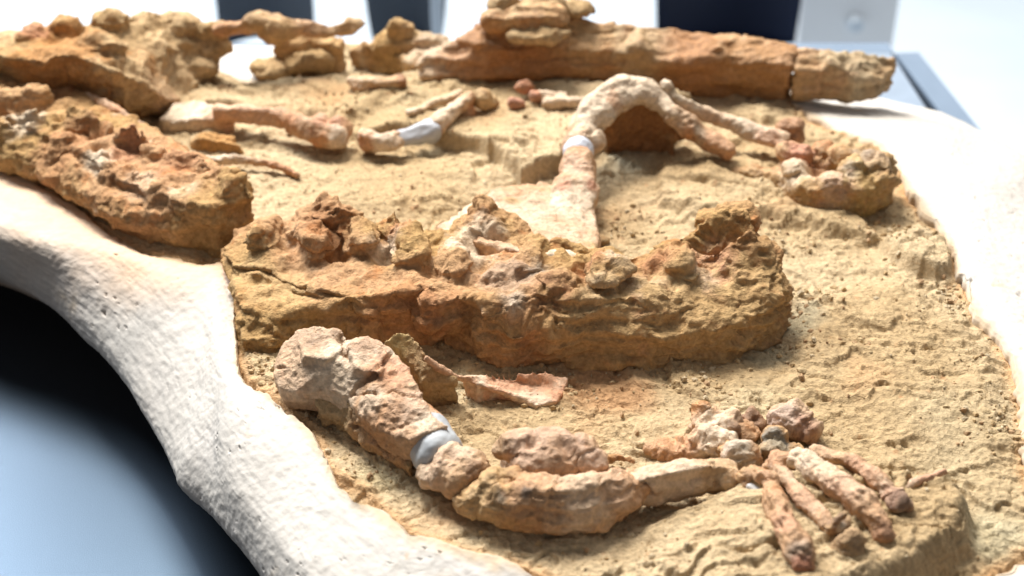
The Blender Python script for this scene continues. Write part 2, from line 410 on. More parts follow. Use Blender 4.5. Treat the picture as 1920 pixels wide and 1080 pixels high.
# ================================================================== ROCK SLAB (ochre matrix)
INNER = [(-200, 215), (-60, 275), (60, 345), (170, 410), (260, 470), (360, 500), (420, 492), (436, 530), (440, 600), (448, 690), (492, 738), (560, 788), (600, 838), (612, 882), (690, 935), (770, 1000),
         (880, 1040), (1010, 1080), (1200, 1190), (1500, 1290), (1760, 1190), (1850, 1092), (1930, 1030), (1950, 975), (1925, 905), (1916, 820), (1902, 715), (1868, 640), (1812, 570), (1790, 490), (1740, 410), (1700, 372),
         (1688, 300), (1600, 262), (1530, 240), (1484, 196), (1440, 120), (1200, 90), (900, 80), (640, 92), (545, 150), (470, 152), (415, 120), (330, 60), (60, 60), (-200, 90)]
INW = [tuple(P(a, b, 0).xy) for a, b in INNER]
def catmull(pts, k):
    n = len(pts); out = []
    for i in range(n):
        a, b, c, d = (np.array(pts[(i + j) % n], dtype=float) for j in (-1, 0, 1, 2))
        for q in range(k):
            t = q / k; out.append(0.5 * ((2 * b) + (c - a) * t + (2 * a - 5 * b + 4 * c - d) * t * t + (3 * b - a - 3 * c + d) * t ** 3))
    return np.array(out)
INS = catmull(INW, 4)
# plateaus: polygon (photo pixels at its height), rise, edge softness
PLAT = [
    # raised sheet that carries the hand, with a broken edge on the right
    ([(900, 1010), (1180, 950), (1400, 880), (1600, 872), (1730, 880), (1800, 896), (1826, 930), (1815, 985), (1700, 1055), (1560, 1110), (1300, 1160), (1000, 1120), (800, 1060)], 0.030, 0.020),
    ([(452, 560), (560, 575), (600, 640), (560, 740), (640, 860), (760, 970), (700, 960), (600, 850), (520, 760), (452, 700)], 0.006, 0.02),
    # ledges of the middle and back
    ([(600, 150), (860, 120), (1100, 150), (1300, 180), (1120, 250), (1050, 292), (975, 320), (940, 285), (900, 262), (830, 248), (740, 225), (600, 235)], 0.022, 0.006),
    ([(1240, 300), (1400, 290), (1480, 340), (1620, 400), (1660, 440), (1560, 425), (1450, 395), (1330, 400), (1240, 370)], 0.010, 0.012),
    ([(1660, 430), (1720, 410), (1780, 440), (1790, 490), (1760, 500), (1700, 480)], 0.018, 0.010),
    ([(1500, 560), (1700, 520), (1800, 620), (1870, 690), (1890, 820), (1860, 860), (1700, 800), (1500, 700)], 0.008, 0.05),
    ([(300, 160), (640, 140), (760, 180), (640, 230), (500, 205), (330, 200)], 0.012, 0.02),
    ([(620, 330), (800, 300), (960, 330), (900, 380), (740, 400), (600, 380)], 0.008, 0.04),
]
def build_matrix():
    nx, ny = 900, 640
    gx = np.linspace(-160, 2060, nx); t = np.linspace(0, 1, ny)
    gy = 50 + (1260 - 50) * t
    X, Y = np.meshgrid(gx, gy)
    u = (X - 960) / FPX; vv = (540 - Y) / FPX
    dz = -SP + vv * CP; tt = -CAM_H / dz
    x = (u * tt).ravel(); y = ((CP + vv * SP) * tt).ravel()
    xy = np.stack([x, y], 1).astype(np.float32)
    p3 = np.stack([x, y, 0 * x], 1).astype(np.float32)
    z = 0.007 * fbm(p3, 3.2, 3) + 0.004 * fbm(p3, 10, 3, off=4)
    warp = 0.006 * np.stack([fbm(p3, 25, 3, off=9), fbm(p3, 25, 3, off=19)], 1)
    wxy = (xy + warp).astype(np.float32)
    for poly, dh, e in PLAT:
        pl = [tuple(P(a, b, dh).xy) for a, b in poly]
        up = dh * sst(-e * 0.5, e * 0.5, sdf(wxy, pl))
        if dh == 0.022: up = up * sst(P(600, 200).x, P(800, 200).x, x)
        if dh == 0.030: up = up * sst(P(1120, 1000).x, P(1440, 1000).x, x)
        z = z + up
    # flaked surface: shallow sheets that break off towards the viewer
    for k, (fy, sc, am, th) in enumerate(((13, 5, 0.0075, 0.0), (34, 13, 0.0048, -0.05), (80, 34, 0.0026, -0.05))):
        f = y * fy + x * fy * 0.38 * (-1) ** k + 2.4 * fbm(p3, sc, 4, 0.55, off=21 + 7 * k) + 0.8 * fbm(p3, sc * 3, 2, off=5)
        fr = f - np.floor(f)
        m = sst(th, th + 0.35, fbm(p3, 8 + 4 * k, 3, off=50 + 3 * k))
        z = z + am * m * np.minimum(1 - fr, fr / 0.12)
    z = z + 0.0024 * fbm(p3, 60, 4, 0.65, off=2) + 0.0012 * ridged(p3, 90, 3, off=8)
    q = (p3 + 0.010 * np.stack([fbm(p3, 30, 2, off=15), fbm(p3, 30, 2, off=16), 0 * x], 1)) * np.array((0.55, 1.0, 0.0))
    cm = sst(-0.15, 0.3, fbm(p3, 9, 2, off=44))
    z = z + 0.0042 * chips(q, 50, .7, 3.3, True) * cm + 0.0020 * chips(q, 150, .8, 8.1, True) * sst(-0.3, 0.2, fbm(p3, 14, 2, off=45))
    # crumbs and small pits
    c = fbm(p3, 130, 2, off=77); pt = sst(0.10, 0.4, fbm(p3, 6, 2, off=90))
    z = z + 0.0022 * sst(0.35, 0.6, c) * (0.3 + pt) - 0.0016 * sst(0.35, 0.6, -c)
    # long scratches and cracks
    for pts, wd, dp in (([(1380, 965), (1470, 985), (1560, 1000)], .003, .003), ([(1170, 890), (1230, 960)], .002, .002), ([(1500, 710), (1640, 740), (1760, 745)], .003, .0025),
                        ([(1600, 650), (1720, 670), (1800, 660)], .004, .003), ([(1130, 330), (1300, 318), (1420, 340)], .004, .004), ([(1250, 350), (1400, 360), (1500, 400)], .005, .005),
                        ([(760, 980), (830, 940), (900, 930)], .003, .003), ([(620, 800), (700, 880), (760, 950)], .004, .003)):
        d = segdist(wxy, [tuple(P(a, b, 0).xy) for a, b in pts]); z = z - dp * np.clip(1 - d / wd, 0, 1)
    # hollow ground beside the right end of the knobbly block, scraped smooth
    cx = np.array(P(1500, 620, 0)); d = np.sqrt((x - cx[0]) ** 2 + ((y - cx[1]) / 1.2) ** 2) / 0.075
    z = z - 0.006 * np.clip(1 - d * d, 0, 1)
    s = sdf(xy, [tuple(q) for q in INS])
    z = np.where(s < 0, z - 0.5 * np.minimum(-s, 0.06) - 0.004, z)
    z = z * sst(-0.05, 0.05, s) + z * (1 - sst(-0.05, 0.05, s)) * 0.6
    keep = s > -0.03
    idx = np.arange(nx * ny).reshape(ny, nx)
    q = np.stack([idx[:-1, :-1], idx[1:, :-1], idx[1:, 1:], idx[:-1, 1:]], -1).reshape(-1, 4)
    q = q[keep[q].all(1)]
    v = np.stack([x, y, z], 1)
    used = np.unique(q); mp = -np.ones(len(v), int); mp[used] = np.arange(len(used)); v = v[used]; q = mp[q]; s = s[used]; p3 = p3[used]
    t = sst(-0.3, 0.35, fbm(p3, 5, 3, off=60))[:, None]
    c = np.array((0.45, 0.32, 0.175)) * (1 - t) + np.array((0.54, 0.41, 0.25)) * t
    m = sst(0.12, 0.5, fbm(p3, 7, 4, 0.6, off=66))[:, None] * 0.5; c = c * (1 - m) + np.array((0.56, 0.31, 0.15)) * m
    m = sst(0.36, 0.6, fbm(p3, 70, 3, 0.6, off=68))[:, None] * 0.5; c = c * (1 - m) + np.array(C_ORG) * m
    m = sst(0.34, 0.6, fbm(p3, 40, 4, 0.7, off=71))[:, None] * 0.45; c = c * (1 - m) + np.array((0.28, 0.19, 0.10)) * m
    m = sst(0.2, 0.6, fbm(p3, 4, 3, off=81))[:, None] * 0.5; c = c * (1 - m) + np.array((0.50, 0.44, 0.30)) * m
    for px, py, r, colr, st in ((1130, 720, 110, C_ORG, .5), (900, 940, 60, C_ORG, .5), (1500, 600, 60, (0.42, 0.36, 0.24), .8), (1440, 660, 60, (0.42, 0.36, 0.24), .7), (830, 730, 60, (0.42, 0.36, 0.24), .6), (1620, 310, 60, C_OCH2, .5),  # grey green spots paint soft shade beside the block and the upper arm
                                (1870, 1010, 80, (0.50, 0.43, 0.28), .8), (700, 900, 60, (0.44, 0.36, 0.20), .5), (1180, 300, 50, (0.46, 0.42, 0.30), .7)):
        cp = np.array(P(px, py, 0)); rm = r * M(px, py, 0); d = np.linalg.norm(p3 - cp, axis=1) / rm + 0.6 * fbm(p3, 25, 3, off=12)
        m = (sst(1.2, 0.4, d) * st)[:, None]; c = c * (1 - m) + np.array(colr) * m
    m = (sst(0.012, 0.0, np.abs(s) + 0.006 * fbm(p3, 60, 3)) * 0.45)[:, None]; c = c * (1 - m) + np.array((0.60, 0.30, 0.12)) * m
    c = c * (1 + 0.16 * fbm(p3, 150, 3, 0.7))[:, None]
    o = link('rock_slab', v, q, M_ROCK, None, True, c)
    global MV; MV = (v, s)
    return tag(o, 'broad flaky ochre sandstone slab that all the bones lie on', 'rock slab')
build_matrix()
def build_grains():
    v, s = MV; rs = np.random.RandomState(5); ok = np.where(s > 0.004)[0]
    w = 0.25 + 3.0 * sst(0.1, 0.5, fbm(v[ok], 8, 2, off=3))
    for px, py, r, k in ((1480, 640, 60, 6), (1500, 560, 50, 7), (1300, 705, 60, 8), (1050, 700, 90, 5), (600, 770, 60, 8), (470, 700, 50, 10), (1440, 830, 90, 5), (1900, 800, 80, 10), (1800, 560, 60, 10), (680, 900, 60, 6), (1700, 450, 60, 8)):
        c = np.array(P(px, py, 0)); d = np.linalg.norm(v[ok] - c, axis=1) / (r * M(px, py)); w = w + k * np.exp(-d * d)
    # weight by real area so that far ground does not get more grains per metre
    w = w * v[ok][:, 1] ** 3
    pick = rs.choice(ok, 4000, p=w / w.sum(), replace=False)
    t = (1 + 5 ** .5) / 2
    ico = np.array([(-1, t, 0), (1, t, 0), (-1, -t, 0), (1, -t, 0), (0, -1, t), (0, 1, t), (0, -1, -t), (0, 1, -t), (t, 0, -1), (t, 0, 1), (-t, 0, -1), (-t, 0, 1)]) / 1.9
    fi = np.array([(0, 11, 5), (0, 5, 1), (0, 1, 7), (0, 7, 10), (0, 10, 11), (1, 5, 9), (5, 11, 4), (11, 10, 2), (10, 7, 6), (7, 1, 8), (3, 9, 4), (3, 4, 2), (3, 2, 6), (3, 6, 8), (3, 8, 9), (4, 9, 5), (2, 4, 11), (6, 2, 10), (8, 6, 7), (9, 8, 1)])
    n = len(pick); sz = 0.0007 + 0.0022 * rs.rand(n) ** 3.2
    V = v[pick][:, None, :] + ico[None] * (1 + 0.55 * (rs.rand(n, 12, 1) - .5)) * (sz[:, None] * (0.6 + 0.9 * rs.rand(n, 3)))[:, None, :]
    F = fi[None] + (np.arange(n) * 12)[:, None, None]
    pal = np.array([(0.50, 0.37, 0.21), (0.46, 0.32, 0.17), (0.42, 0.27, 0.15), (0.54, 0.43, 0.28)])[rs.randint(0, 4, n)]
    o = link('loose_grains', V.reshape(-1, 3), F.reshape(-1, 3), M_ROCK, None, False, np.repeat(pal, 12, 0))
    tag(o, 'loose ochre grains and crumbs scattered over the sandstone slab', 'grains', kind='stuff')
build_grains()

# ================================================================== PLASTER JACKET
# stations round the slab: inner edge, ridge, mid, silhouette (photo pixels, height), foot on the table
ST = [  # inner          ridge              mid                 outer edge           foot height
    ((-200, 215, .0), (-200, 330, .00), (-200, 400, -.016), (-200, 455, -.056)),
    ((-60, 275, .0), (-60, 395, .005), (-60, 450, -.016), (-60, 495, -.056)),
    ((60, 345, .0), (60, 440, .01), (60, 500, -.016), (50, 550, -.056)),
    ((170, 410, .0), (160, 460, .012), (150, 545, -.016), (135, 612, -.056)),
    ((260, 470, .0), (250, 490, .014), (240, 600, -.016), (222, 700, -.056)),
    ((360, 500, .002), (330, 530, .016), (310, 680, -.016), (280, 800, -.056)),
    ((428, 500, .006), (390, 560, .016), (350, 740, -.016), (330, 880, -.056)),
    ((438, 545, .008), (400, 620, .015), (370, 790, -.016), (345, 908, -.056)),
    ((443, 620, .008), (410, 680, .012), (400, 830, -.016), (385, 945, -.056)),
    ((450, 700, .008), (430, 750, .010), (420, 880, -.016), (420, 985, -.056)),
    ((492, 738, .010), (470, 810, .008), (450, 930, -.016), (450, 1020, -.056)),
    ((560, 788, .010), (530, 870, .005), (500, 990, -.016), (490, 1075, -.056)),
    ((606, 850, .010), (580, 920, .003), (550, 1050, -.016), (530, 1130, -.056)),
    ((640, 915, .006), (620, 990, .000), (590, 1100, -.016), (570, 1190, -.056)),
    ((770, 1000, .006), (730, 1070, .0), (700, 1180, -.016), (680, 1270, -.056)),
    ((880, 1040, .006), (860, 1110, .0), (840, 1250, -.016), (820, 1340, -.056)),
    ((1010, 1080, .006), (1000, 1160, .0), (1000, 1300, -.016), (1000, 1400, -.056)),
    ((1200, 1190, .0), (1200, 1260, .0), (1200, 1400, -.016), (1200, 1500, -.056)),
    ((1500, 1290, .0), (1500, 1350, .0), (1500, 1450, -.016), (1500, 1550, -.056)),
    ((1760, 1190, .0), (1800, 1260, .0), (1900, 1400, -.016), (1950, 1500, -.056)),
    ((1850, 1092, .0), (1900, 1140, .005), (2050, 1250, -.02), (2150, 1350, -.056)),
    ((1932, 1030, .0), (1980, 1060, .005), (2150, 1120, -.02), (2300, 1160, -.056)),
    ((1935, 960, .0), (1985, 965, .005), (2150, 980, -.02), (2320, 1000, -.056)),
    ((1918, 880, .006), (1970, 870, .010), (2130, 860, -.01), (2300, 850, -.056)),
    ((1910, 760, .006), (1960, 740, .010), (2110, 690, -.01), (2260, 640, -.056)),
    ((1892, 680, .006), (1940, 650, .010), (2060, 560, -.01), (2190, 470, -.056)),
    ((1835, 600, .006), (1890, 560, .010), (1990, 460, -.01), (2080, 380, -.06)),
    ((1800, 530, .006), (1850, 480, .010), (1930, 380, -.01), (1990, 325, -.05)),
    ((1778, 460, .006), (1820, 410, .010), (1880, 330, -.005), (1925, 295, -.04)),
    ((1725, 395, .006), (1770, 350, .010), (1820, 290, -.005), (1860, 262, -.04)),
    ((1690, 335, .004), (1720, 300, .008), (1770, 250, -.005), (1800, 232, -.035)),
    ((1645, 285, .002), (1680, 262, .006), (1720, 228, -.005), (1750, 212, -.03)),
    ((1560, 250, .0), (1600, 232, .004), (1640, 208, -.005), (1665, 196, -.03)),
    ((1490, 205, .0), (1510, 198, .002), (1540, 186, -.008), (1560, 176, -.03)),
    ((1440, 140, .0), (1450, 130, .0), (1460, 120, -.01), (1470, 110, -.05)),
    ((1200, 100, .0), (1200, 92, .0), (1200, 86, -.01), (1200, 82, -.05)),
    ((900, 90, .0), (900, 84, .0), (900, 80, -.01), (900, 78, -.05)),
    ((640, 100, .0), (640, 95, .0), (640, 92, -.01), (640, 90, -.05)),
    ((545, 155, -.002), (540, 130, .0), (540, 105, -.01), (540, 92, -.05)),
    ((470, 160, -.002), (470, 120, .0), (465, 100, -.01), (460, 90, -.05)),
    ((410, 140, -.002), (405, 110, .0), (400, 95, -.01), (400, 90, -.05)),
    ((300, 90, .0), (300, 85, .0), (300, 80, -.01), (300, 78, -.05)),
    ((60, 90, .0), (40, 85, .0), (30, 80, -.01), (20, 78, -.05)),
    ((-200, 120, .0), (-230, 115, .0), (-260, 110, -.01), (-300, 110, -.05)),
    ((-230, 170, .0), (-300, 180, .0), (-400, 200, -.016), (-500, 220, -.07)),
]
def build_jacket():
    K = 34; rows = []
    lines = [catmull([tuple(P(*s[j])) for s in ST], K) for j in range(4)]
    lo = lines[3].copy(); cen = lines[0].mean(0)
    inw = lines[0] - lo; inw[:, 2] = 0; inw /= np.linalg.norm(inw, axis=1)[:, None]; sm = np.ones(9) / 9
    under = lo + inw * 0.065; under[:, 2] = -0.108
    foot = lo + inw * 0.125; foot[:, 2] = TZ - 0.001
    lip = lines[0].copy(); dirn = lines[1] - lines[0]; dirn[:, 2] = 0; dirn /= np.linalg.norm(dirn, axis=1)[:, None]
    lip0 = lip + dirn * 0.002; lip0[:, 2] -= 0.030
    rows = [lip0, lip, lip + dirn * 0.003 + np.array((0, 0, .0035)), lines[1], lines[2], lo, under, foot]
    steps = [4, 4, 60, 70, 50, 18, 12]
    V = []
    m = len(rows)
    for j in range(m - 1):
        a, b, c, d = rows[max(0, j - 1)], rows[j], rows[j + 1], rows[min(m - 1, j + 2)]
        for q in range(steps[j]):
            t = q / steps[j]
            if j < 2: V.append(b + (c - b) * t)
            else:
                ta = (c - a) * 0.5 if j > 2 else (c - b); tb2 = (d - b) * 0.5
                h1 = 2 * t ** 3 - 3 * t * t + 1; h2 = t ** 3 - 2 * t * t + t; h3 = -2 * t ** 3 + 3 * t * t; h4 = t ** 3 - t * t
                if j == 2: ta = (c - b)
                V.append(h1 * b + h2 * ta * 0.8 + h3 * c + h4 * tb2 * 0.8)
    V.append(rows[-1]); nr_ = len(V); n = len(V[0])
    v = np.concatenate(V, 0).astype(np.float32)
    row = np.repeat(np.arange(nr_), n)
    # ragged inner edge
    e = np.exp(-np.maximum(row - 8, 0) / 10.0)
    dd = np.tile(dirn, (nr_, 1))
    base = np.tile(lines[0], (nr_, 1)) * np.array((1, 1, 0))
    rag = 0.015 * fbm(base, 24, 3, 0.65, off=3) + 0.0034 * fbm(base, 95, 2, 0.6, off=6)
    v = v + (dd * (rag * e)[:, None]).astype(np.float32)
    idx = np.arange(nr_ * n).reshape(nr_, n)
    q = np.stack([idx[:-1], np.roll(idx[:-1], -1, 1), np.roll(idx[1:], -1, 1), idx[1:]], -1).reshape(-1, 4)
    # normals
    g = v.reshape(nr_, n, 3); du = np.roll(g, -1, 1) - np.roll(g, 1, 1); dv = np.gradient(g, axis=0)
    nn = np.cross(du, dv).reshape(-1, 3); nn /= (np.linalg.norm(nn, axis=1)[:, None] + 1e-12)
    if nn[row == 60][:, 2].mean() < 0: nn = -nn; q = q[:, ::-1]
    up = sst(0, 1, row / 10.0)
    # brushed on plaster: folds along the slope, daubs, pits
    dis = 0.0050 * fbm(v, 6, 2, off=31) + 0.0018 * fbm(v, 20, 3, off=35)
    st = v * np.array((14, 14, 14)) ; 
    al = v @ np.array((0.62, -0.78, 0.0)); qd = v - al[:, None] * np.array((0.62, -0.78, 0.0)) * 0.8
    dis = dis + 0.0012 * fbm(qd, 45, 3, 0.5, off=37) + 0.0003 * ridged(qd, 120, 2, off=39)
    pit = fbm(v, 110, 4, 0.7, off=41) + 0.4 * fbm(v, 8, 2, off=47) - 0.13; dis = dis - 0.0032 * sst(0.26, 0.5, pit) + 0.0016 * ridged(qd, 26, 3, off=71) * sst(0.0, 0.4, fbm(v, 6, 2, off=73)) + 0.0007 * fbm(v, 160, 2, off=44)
    v = v + nn * (dis * (0.25 + 0.75 * up) * (row > 3))[:, None]
    v[row == nr_ - 1, 2] = TZ - 0.001
    c = np.tile(np.array((0.53, 0.495, 0.45)), (len(v), 1))
    def mixc(m, colr):
        nonlocal c
        m = np.clip(m, 0, 1)[:, None]; c = c * (1 - m) + np.array(colr) * m
    mixc(0.45 * sst(0.0, 0.5, fbm(v, 9, 4, 0.6, off=51)), (0.60, 0.56, 0.53))
    mixc(0.35 * sst(0.2, 0.6, fbm(v, 30, 4, 0.7, off=53)), (0.42, 0.39, 0.365))
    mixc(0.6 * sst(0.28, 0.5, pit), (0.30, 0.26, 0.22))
    mixc(0.55 * sst(0.22, 0.6, fbm(v, 12, 5, 0.7, off=57)), (0.50, 0.385, 0.25)); mixc(0.35 * sst(0.1, 0.5, fbm(v, 5, 3, off=58)), (0.46, 0.39, 0.33))
    # ochre dust on the ledge under the left block and beside the rock
    L = [tuple(P(a, b, 0).xy) for a, b in ((-200, 250), (0, 330), (150, 410), (270, 475), (400, 500))]
    d = segdist(v[:, :2].astype(np.float32), L) + 0.03 * fbm(v, 14, 4, 0.6, off=59)
    mixc(0.85 * sst(0.095, 0.02, d), (0.60, 0.40, 0.25))
    d = np.linalg.norm((v - base)[:, :2], axis=1) + 0.006 * fbm(v, 70, 3, 0.7, off=61)
    mixc(0.7 * sst(0.014, 0.0, d + 0.006 * fbm(v, 40, 3, 0.7, off=64)), (0.52, 0.37, 0.21))
    mixc(0.55 * sst(0.40, 0.62, fbm(v, 60, 3, 0.6, off=63)) * sst(0.09, 0.02, d), (0.45, 0.28, 0.14))
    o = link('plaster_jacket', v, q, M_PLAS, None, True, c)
    return tag(o, 'white plaster jacket with a ragged inner edge wrapped round the ochre slab', 'plaster jacket')
build_jacket()
# ================================================================== LONG KNOBBLY BLOCK IN THE MIDDLE
def T(o, label, cat='fossil bone', group=None): return tag(o, label, cat, group)
mid = empty('vertebra_block', P(950, 640, 0), 'long knobbly sandstone block in the middle with a tall peak at its right end', 'fossil block')
solid('main_block', [
    slab([(412, 462, .026), (432, 498, .034), (500, 510, .040), (560, 532, .044), (628, 552, .046), (690, 556, .050), (760, 545, .055), (830, 536, .058), (885, 556, .058), (905, 588, .052),
          (960, 618, .040), (1050, 618, .036), (1150, 630, .030), (1260, 634, .028), (1370, 616, .030), (1440, 580, .036), (1468, 535, .046), (1455, 480, .064), (1425, 452, .072), (1350, 455, .07), (1220, 470, .058),
          (1130, 476, .055), (1010, 462, .058), (900, 425, .058), (830, 430, .05), (690, 428, .05), (560, 408, .045), (500, 412, .04), (440, 430, .034)],
         [(520, 460, .046), (620, 480, .044), (700, 500, .046), (800, 500, .058), (900, 500, .056), (1000, 540, .060), (1100, 560, .058), (1200, 560, .056), (1320, 545, .050), (1330, 490, .056), (940, 560, .058), (1100, 590, .046), (1200, 595, .044), (1320, 590, .042), (1410, 560, .044)], -.015, 0.004),
    # shelf at the left front and the low wall below the crack
    slab([(440, 508, .030), (560, 540, .037), (640, 560, .040), (720, 556, .048), (700, 580, .040), (640, 566, .040), (580, 570, .038), (525, 586, .034), (480, 588, .032), (448, 575, .030)], [], -.015, 0.012),
    slab([(448, 575, .030), (520, 586, .034), (560, 600, .02), (520, 650, .012), (455, 640, .014)], [], -.015, .004),
    slab([(640, 560, .042), (700, 556, .046), (760, 546, .050), (830, 538, .054), (880, 560, .054), (900, 596, .044), (955, 612, .038), (1010, 640, .026), (1110, 664, .012), (1230, 676, .008), (1340, 660, .008), (1425, 620, .010), (1472, 570, .018), (1400, 520, .036), (1000, 520, .05), (700, 520, .046)],
         [(1100, 640, .022), (1200, 648, .019), (1300, 640, .019), (1400, 600, .022), (1200, 600, .040), (1340, 590, .038), (900, 540, .056)], -.015, .002),
    ball(955, 622, .026, 46, .6, .8),
    # peaks
    slab([(540, 425, .044), (556, 396, .052), (585, 378, .062), (604, 366, .070), (632, 372, .068), (655, 386, .064), (692, 424, .052), (668, 452, .044), (600, 454, .044)], [(610, 405, .064)], .0, .006),
    slab([(700, 440, .048), (722, 410, .058), (737, 391, .072), (752, 406, .064), (776, 430, .054), (812, 446, .050), (770, 470, .048), (725, 460, .046)], [(742, 425, .062)], .0, .005),
    slab([(835, 440, .050), (868, 392, .064), (903, 362, .078), (930, 370, .074), (955, 390, .066), (990, 425, .058), (1020, 452, .056), (950, 465, .054), (880, 458, .052)], [(905, 405, .068)], .0, .006),
    slab([(1215, 476, .052), (1262, 452, .062), (1296, 430, .072), (1338, 398, .088), (1368, 390, .092), (1396, 396, .090), (1418, 422, .084), (1430, 455, .074), (1462, 490, .058), (1474, 530, .046), (1410, 520, .046), (1370, 470, .060), (1320, 470, .058), (1270, 490, .048)], [(1390, 440, .080), (1340, 440, .074)], .0, .006),
    slab([(1010, 462, .052), (1050, 452, .062), (1095, 456, .062), (1130, 474, .058), (1180, 466, .060), (1225, 470, .060), (1250, 488, .050), (1150, 510, .050), (1040, 500, .050)], [(1120, 488, .054)], .0, .004),
    ball(1375, 425, .064, 52, .9, .95), ball(1340, 425, .058, 40, .9, .9), ball(1375, 440, .060, 50, .7, .9), ball(1318, 456, .054, 40, .8, .8), ball(1420, 490, .05, 44, .9, 1.0), ball(1265, 468, .052, 30, .8, .7),
    ball(800, 455, .050, 34, .6, .5), ball(1430, 520, .044, 40, .9, .8), ball(580, 440, .042, 50, .8, .5),
    # rounded knobs pointing at the viewer
    tube([(505, 425, .040, 20), (492, 442, .048, 26), (486, 452, .048, 24)]), tube([(592, 432, .044, 20), (590, 455, .052, 26), (582, 465, .050, 24)]),
    tube([(672, 432, .046, 20), (682, 452, .054, 28), (678, 464, .052, 25)]), tube([(762, 445, .052, 24), (775, 474, .058, 34), (776, 490, .054, 32)]),
    tube([(850, 470, .052, 24), (850, 498, .058, 32), (842, 514, .055, 28)]), tube([(1125, 492, .054, 26), (1140, 518, .060, 40), (1138, 532, .058, 36)]),
    tube([(1265, 474, .054, 20), (1277, 498, .058, 28), (1270, 508, .056, 26)]), tube([(1000, 470, .054, 26), (985, 500, .058, 30), (975, 512, .055, 26)]),
    slab([(1240, 500, .048), (1300, 472, .056), (1360, 452, .068), (1425, 448, .076), (1460, 480, .062), (1482, 540, .038), (1462, 590, .022), (1380, 622, .022), (1280, 622, .028), (1230, 570, .042)], [(1400, 490, .062), (1330, 510, .050), (1400, 550, .045)], -.01, .004),
    ball(1045, 545, 0.049, 50, 0.90, 0.83), ball(935, 530, 0.049, 44, 0.80, 0.68),
    ball(830, 590, 0.035, 60, 0.50, 0.83), ball(990, 575, 0.043, 32, 0.70, 0.68), ball(1000, 480, 0.051, 40, 0.70, 0.68),
], M_ROCK, 0.0016, 2, 'redrock', .05, .0036, 38, .0013, 150, strata=.0034, strata_s=(9, 12, 120), chip=.0024, melt=5,
    rough=[(612, 400, 85, 1.0, .07), (738, 425, 48, 1.0, .07), (905, 400, 60, 1.0, .075), (1040, 560, 90, .9, .058), (930, 545, 60, .7), (1230, 490, 70, .7), (1360, 440, 80, .5, .09), (520, 650, 80, .7, .015), (1090, 480, 60, .8), (830, 590, 90, .55, .045), (1460, 560, 60, .7, .03), (985, 480, 55, .7)],
    dents=[(905, 470, 40, -.014), (925, 470, 36, -.008), (1190, 488, 40, -.018), (1325, 492, 44, -.012), (540, 450, 30, -.008), (636, 462, 34, -.014), (725, 478, 34, -.014), (560, 500, 70, -.004), (810, 520, 34, -.007), (900, 512, 30, -.008), (1090, 520, 30, -.008), (1210, 520, 40, -.007), (990, 520, 26, -.008), (970, 600, 40, -.012), (1060, 610, 50, -.004), (1350, 520, 30, -.006)],
    cracks=[([(430, 500, .034), (500, 510, .04), (545, 530, .043), (590, 548, .044), (640, 556, .046)], .0035, .008), ([(650, 566, .044), (668, 590, .03), (676, 625, .015)], .0022, .005), ([(668, 572, .044), (700, 595, .033), (715, 630, .018)], .0022, .005),
            ([(408, 470, .026), (428, 500, .030)], .004, .008), ([(1180, 665, .02), (1330, 640, .026), (1430, 590, .036)], .003, .004), ([(1150, 640, .03), (1290, 620, .038), (1400, 590, .04)], .0025, .003)],
    zones=[(470, 480, 60, C_OCH2), (520, 540, 75, C_OCH2, .04, .95), (480, 620, 70, C_OCH, .02, .9), (610, 400, 60, C_BRN, .07, .55), (738, 420, 36, C_RED, .07, .6), (640, 500, 75, C_BONE, .046, .7), (905, 390, 45, C_BRN, .08, .55),
           (550, 480, 45, C_BONE, .044, .6), (730, 470, 35, C_WHT, .05, .7), (880, 470, 45, C_WHT, .058, .8), (900, 445, 50, C_WHT, .06, .8), (850, 560, 60, C_OCH2, .056, .6), (950, 520, 60, (0.45, 0.34, 0.28), .06, .7),
           (1050, 560, 62, (0.30, 0.15, 0.10), .056, .8), (1010, 510, 30, C_GREY, .06, .6), (960, 560, 28, (0.62, 0.62, 0.62), .06, .5), (1110, 510, 40, C_RED, .06, .6), (1130, 560, 50, C_WHT, .056, .7), (1220, 550, 60, C_WHT, .05, .6), (1230, 490, 50, C_RED, .06, .55), (1150, 500, 26, C_WHT, .066, .7),
           (1340, 490, 50, (0.62, 0.37, 0.27), .06, .9), (1320, 520, 40, C_WHT, .055, .7), (1390, 430, 60, (0.40, 0.23, 0.13), .09, .7), (1430, 560, 90, (0.47, 0.33, 0.18), .04, .85), (1300, 620, 150, (0.47, 0.33, 0.18), .03, .9, 1), (1100, 650, 120, (0.45, 0.31, 0.165), .02, .8), (1000, 670, 70, C_ORG, .012, .35),
           (750, 620, 90, C_ORG, .03, .45), (840, 590, 62, (0.38, 0.19, 0.11), .045, .75), (940, 610, 40, C_OCH2, .05, .8), (1060, 620, 60, C_OCH2, .045, .7), (1170, 600, 60, C_OCH2, .05, .7), (900, 660, 90, (0.46, 0.29, 0.15), .015, .7)],
    parent=mid)
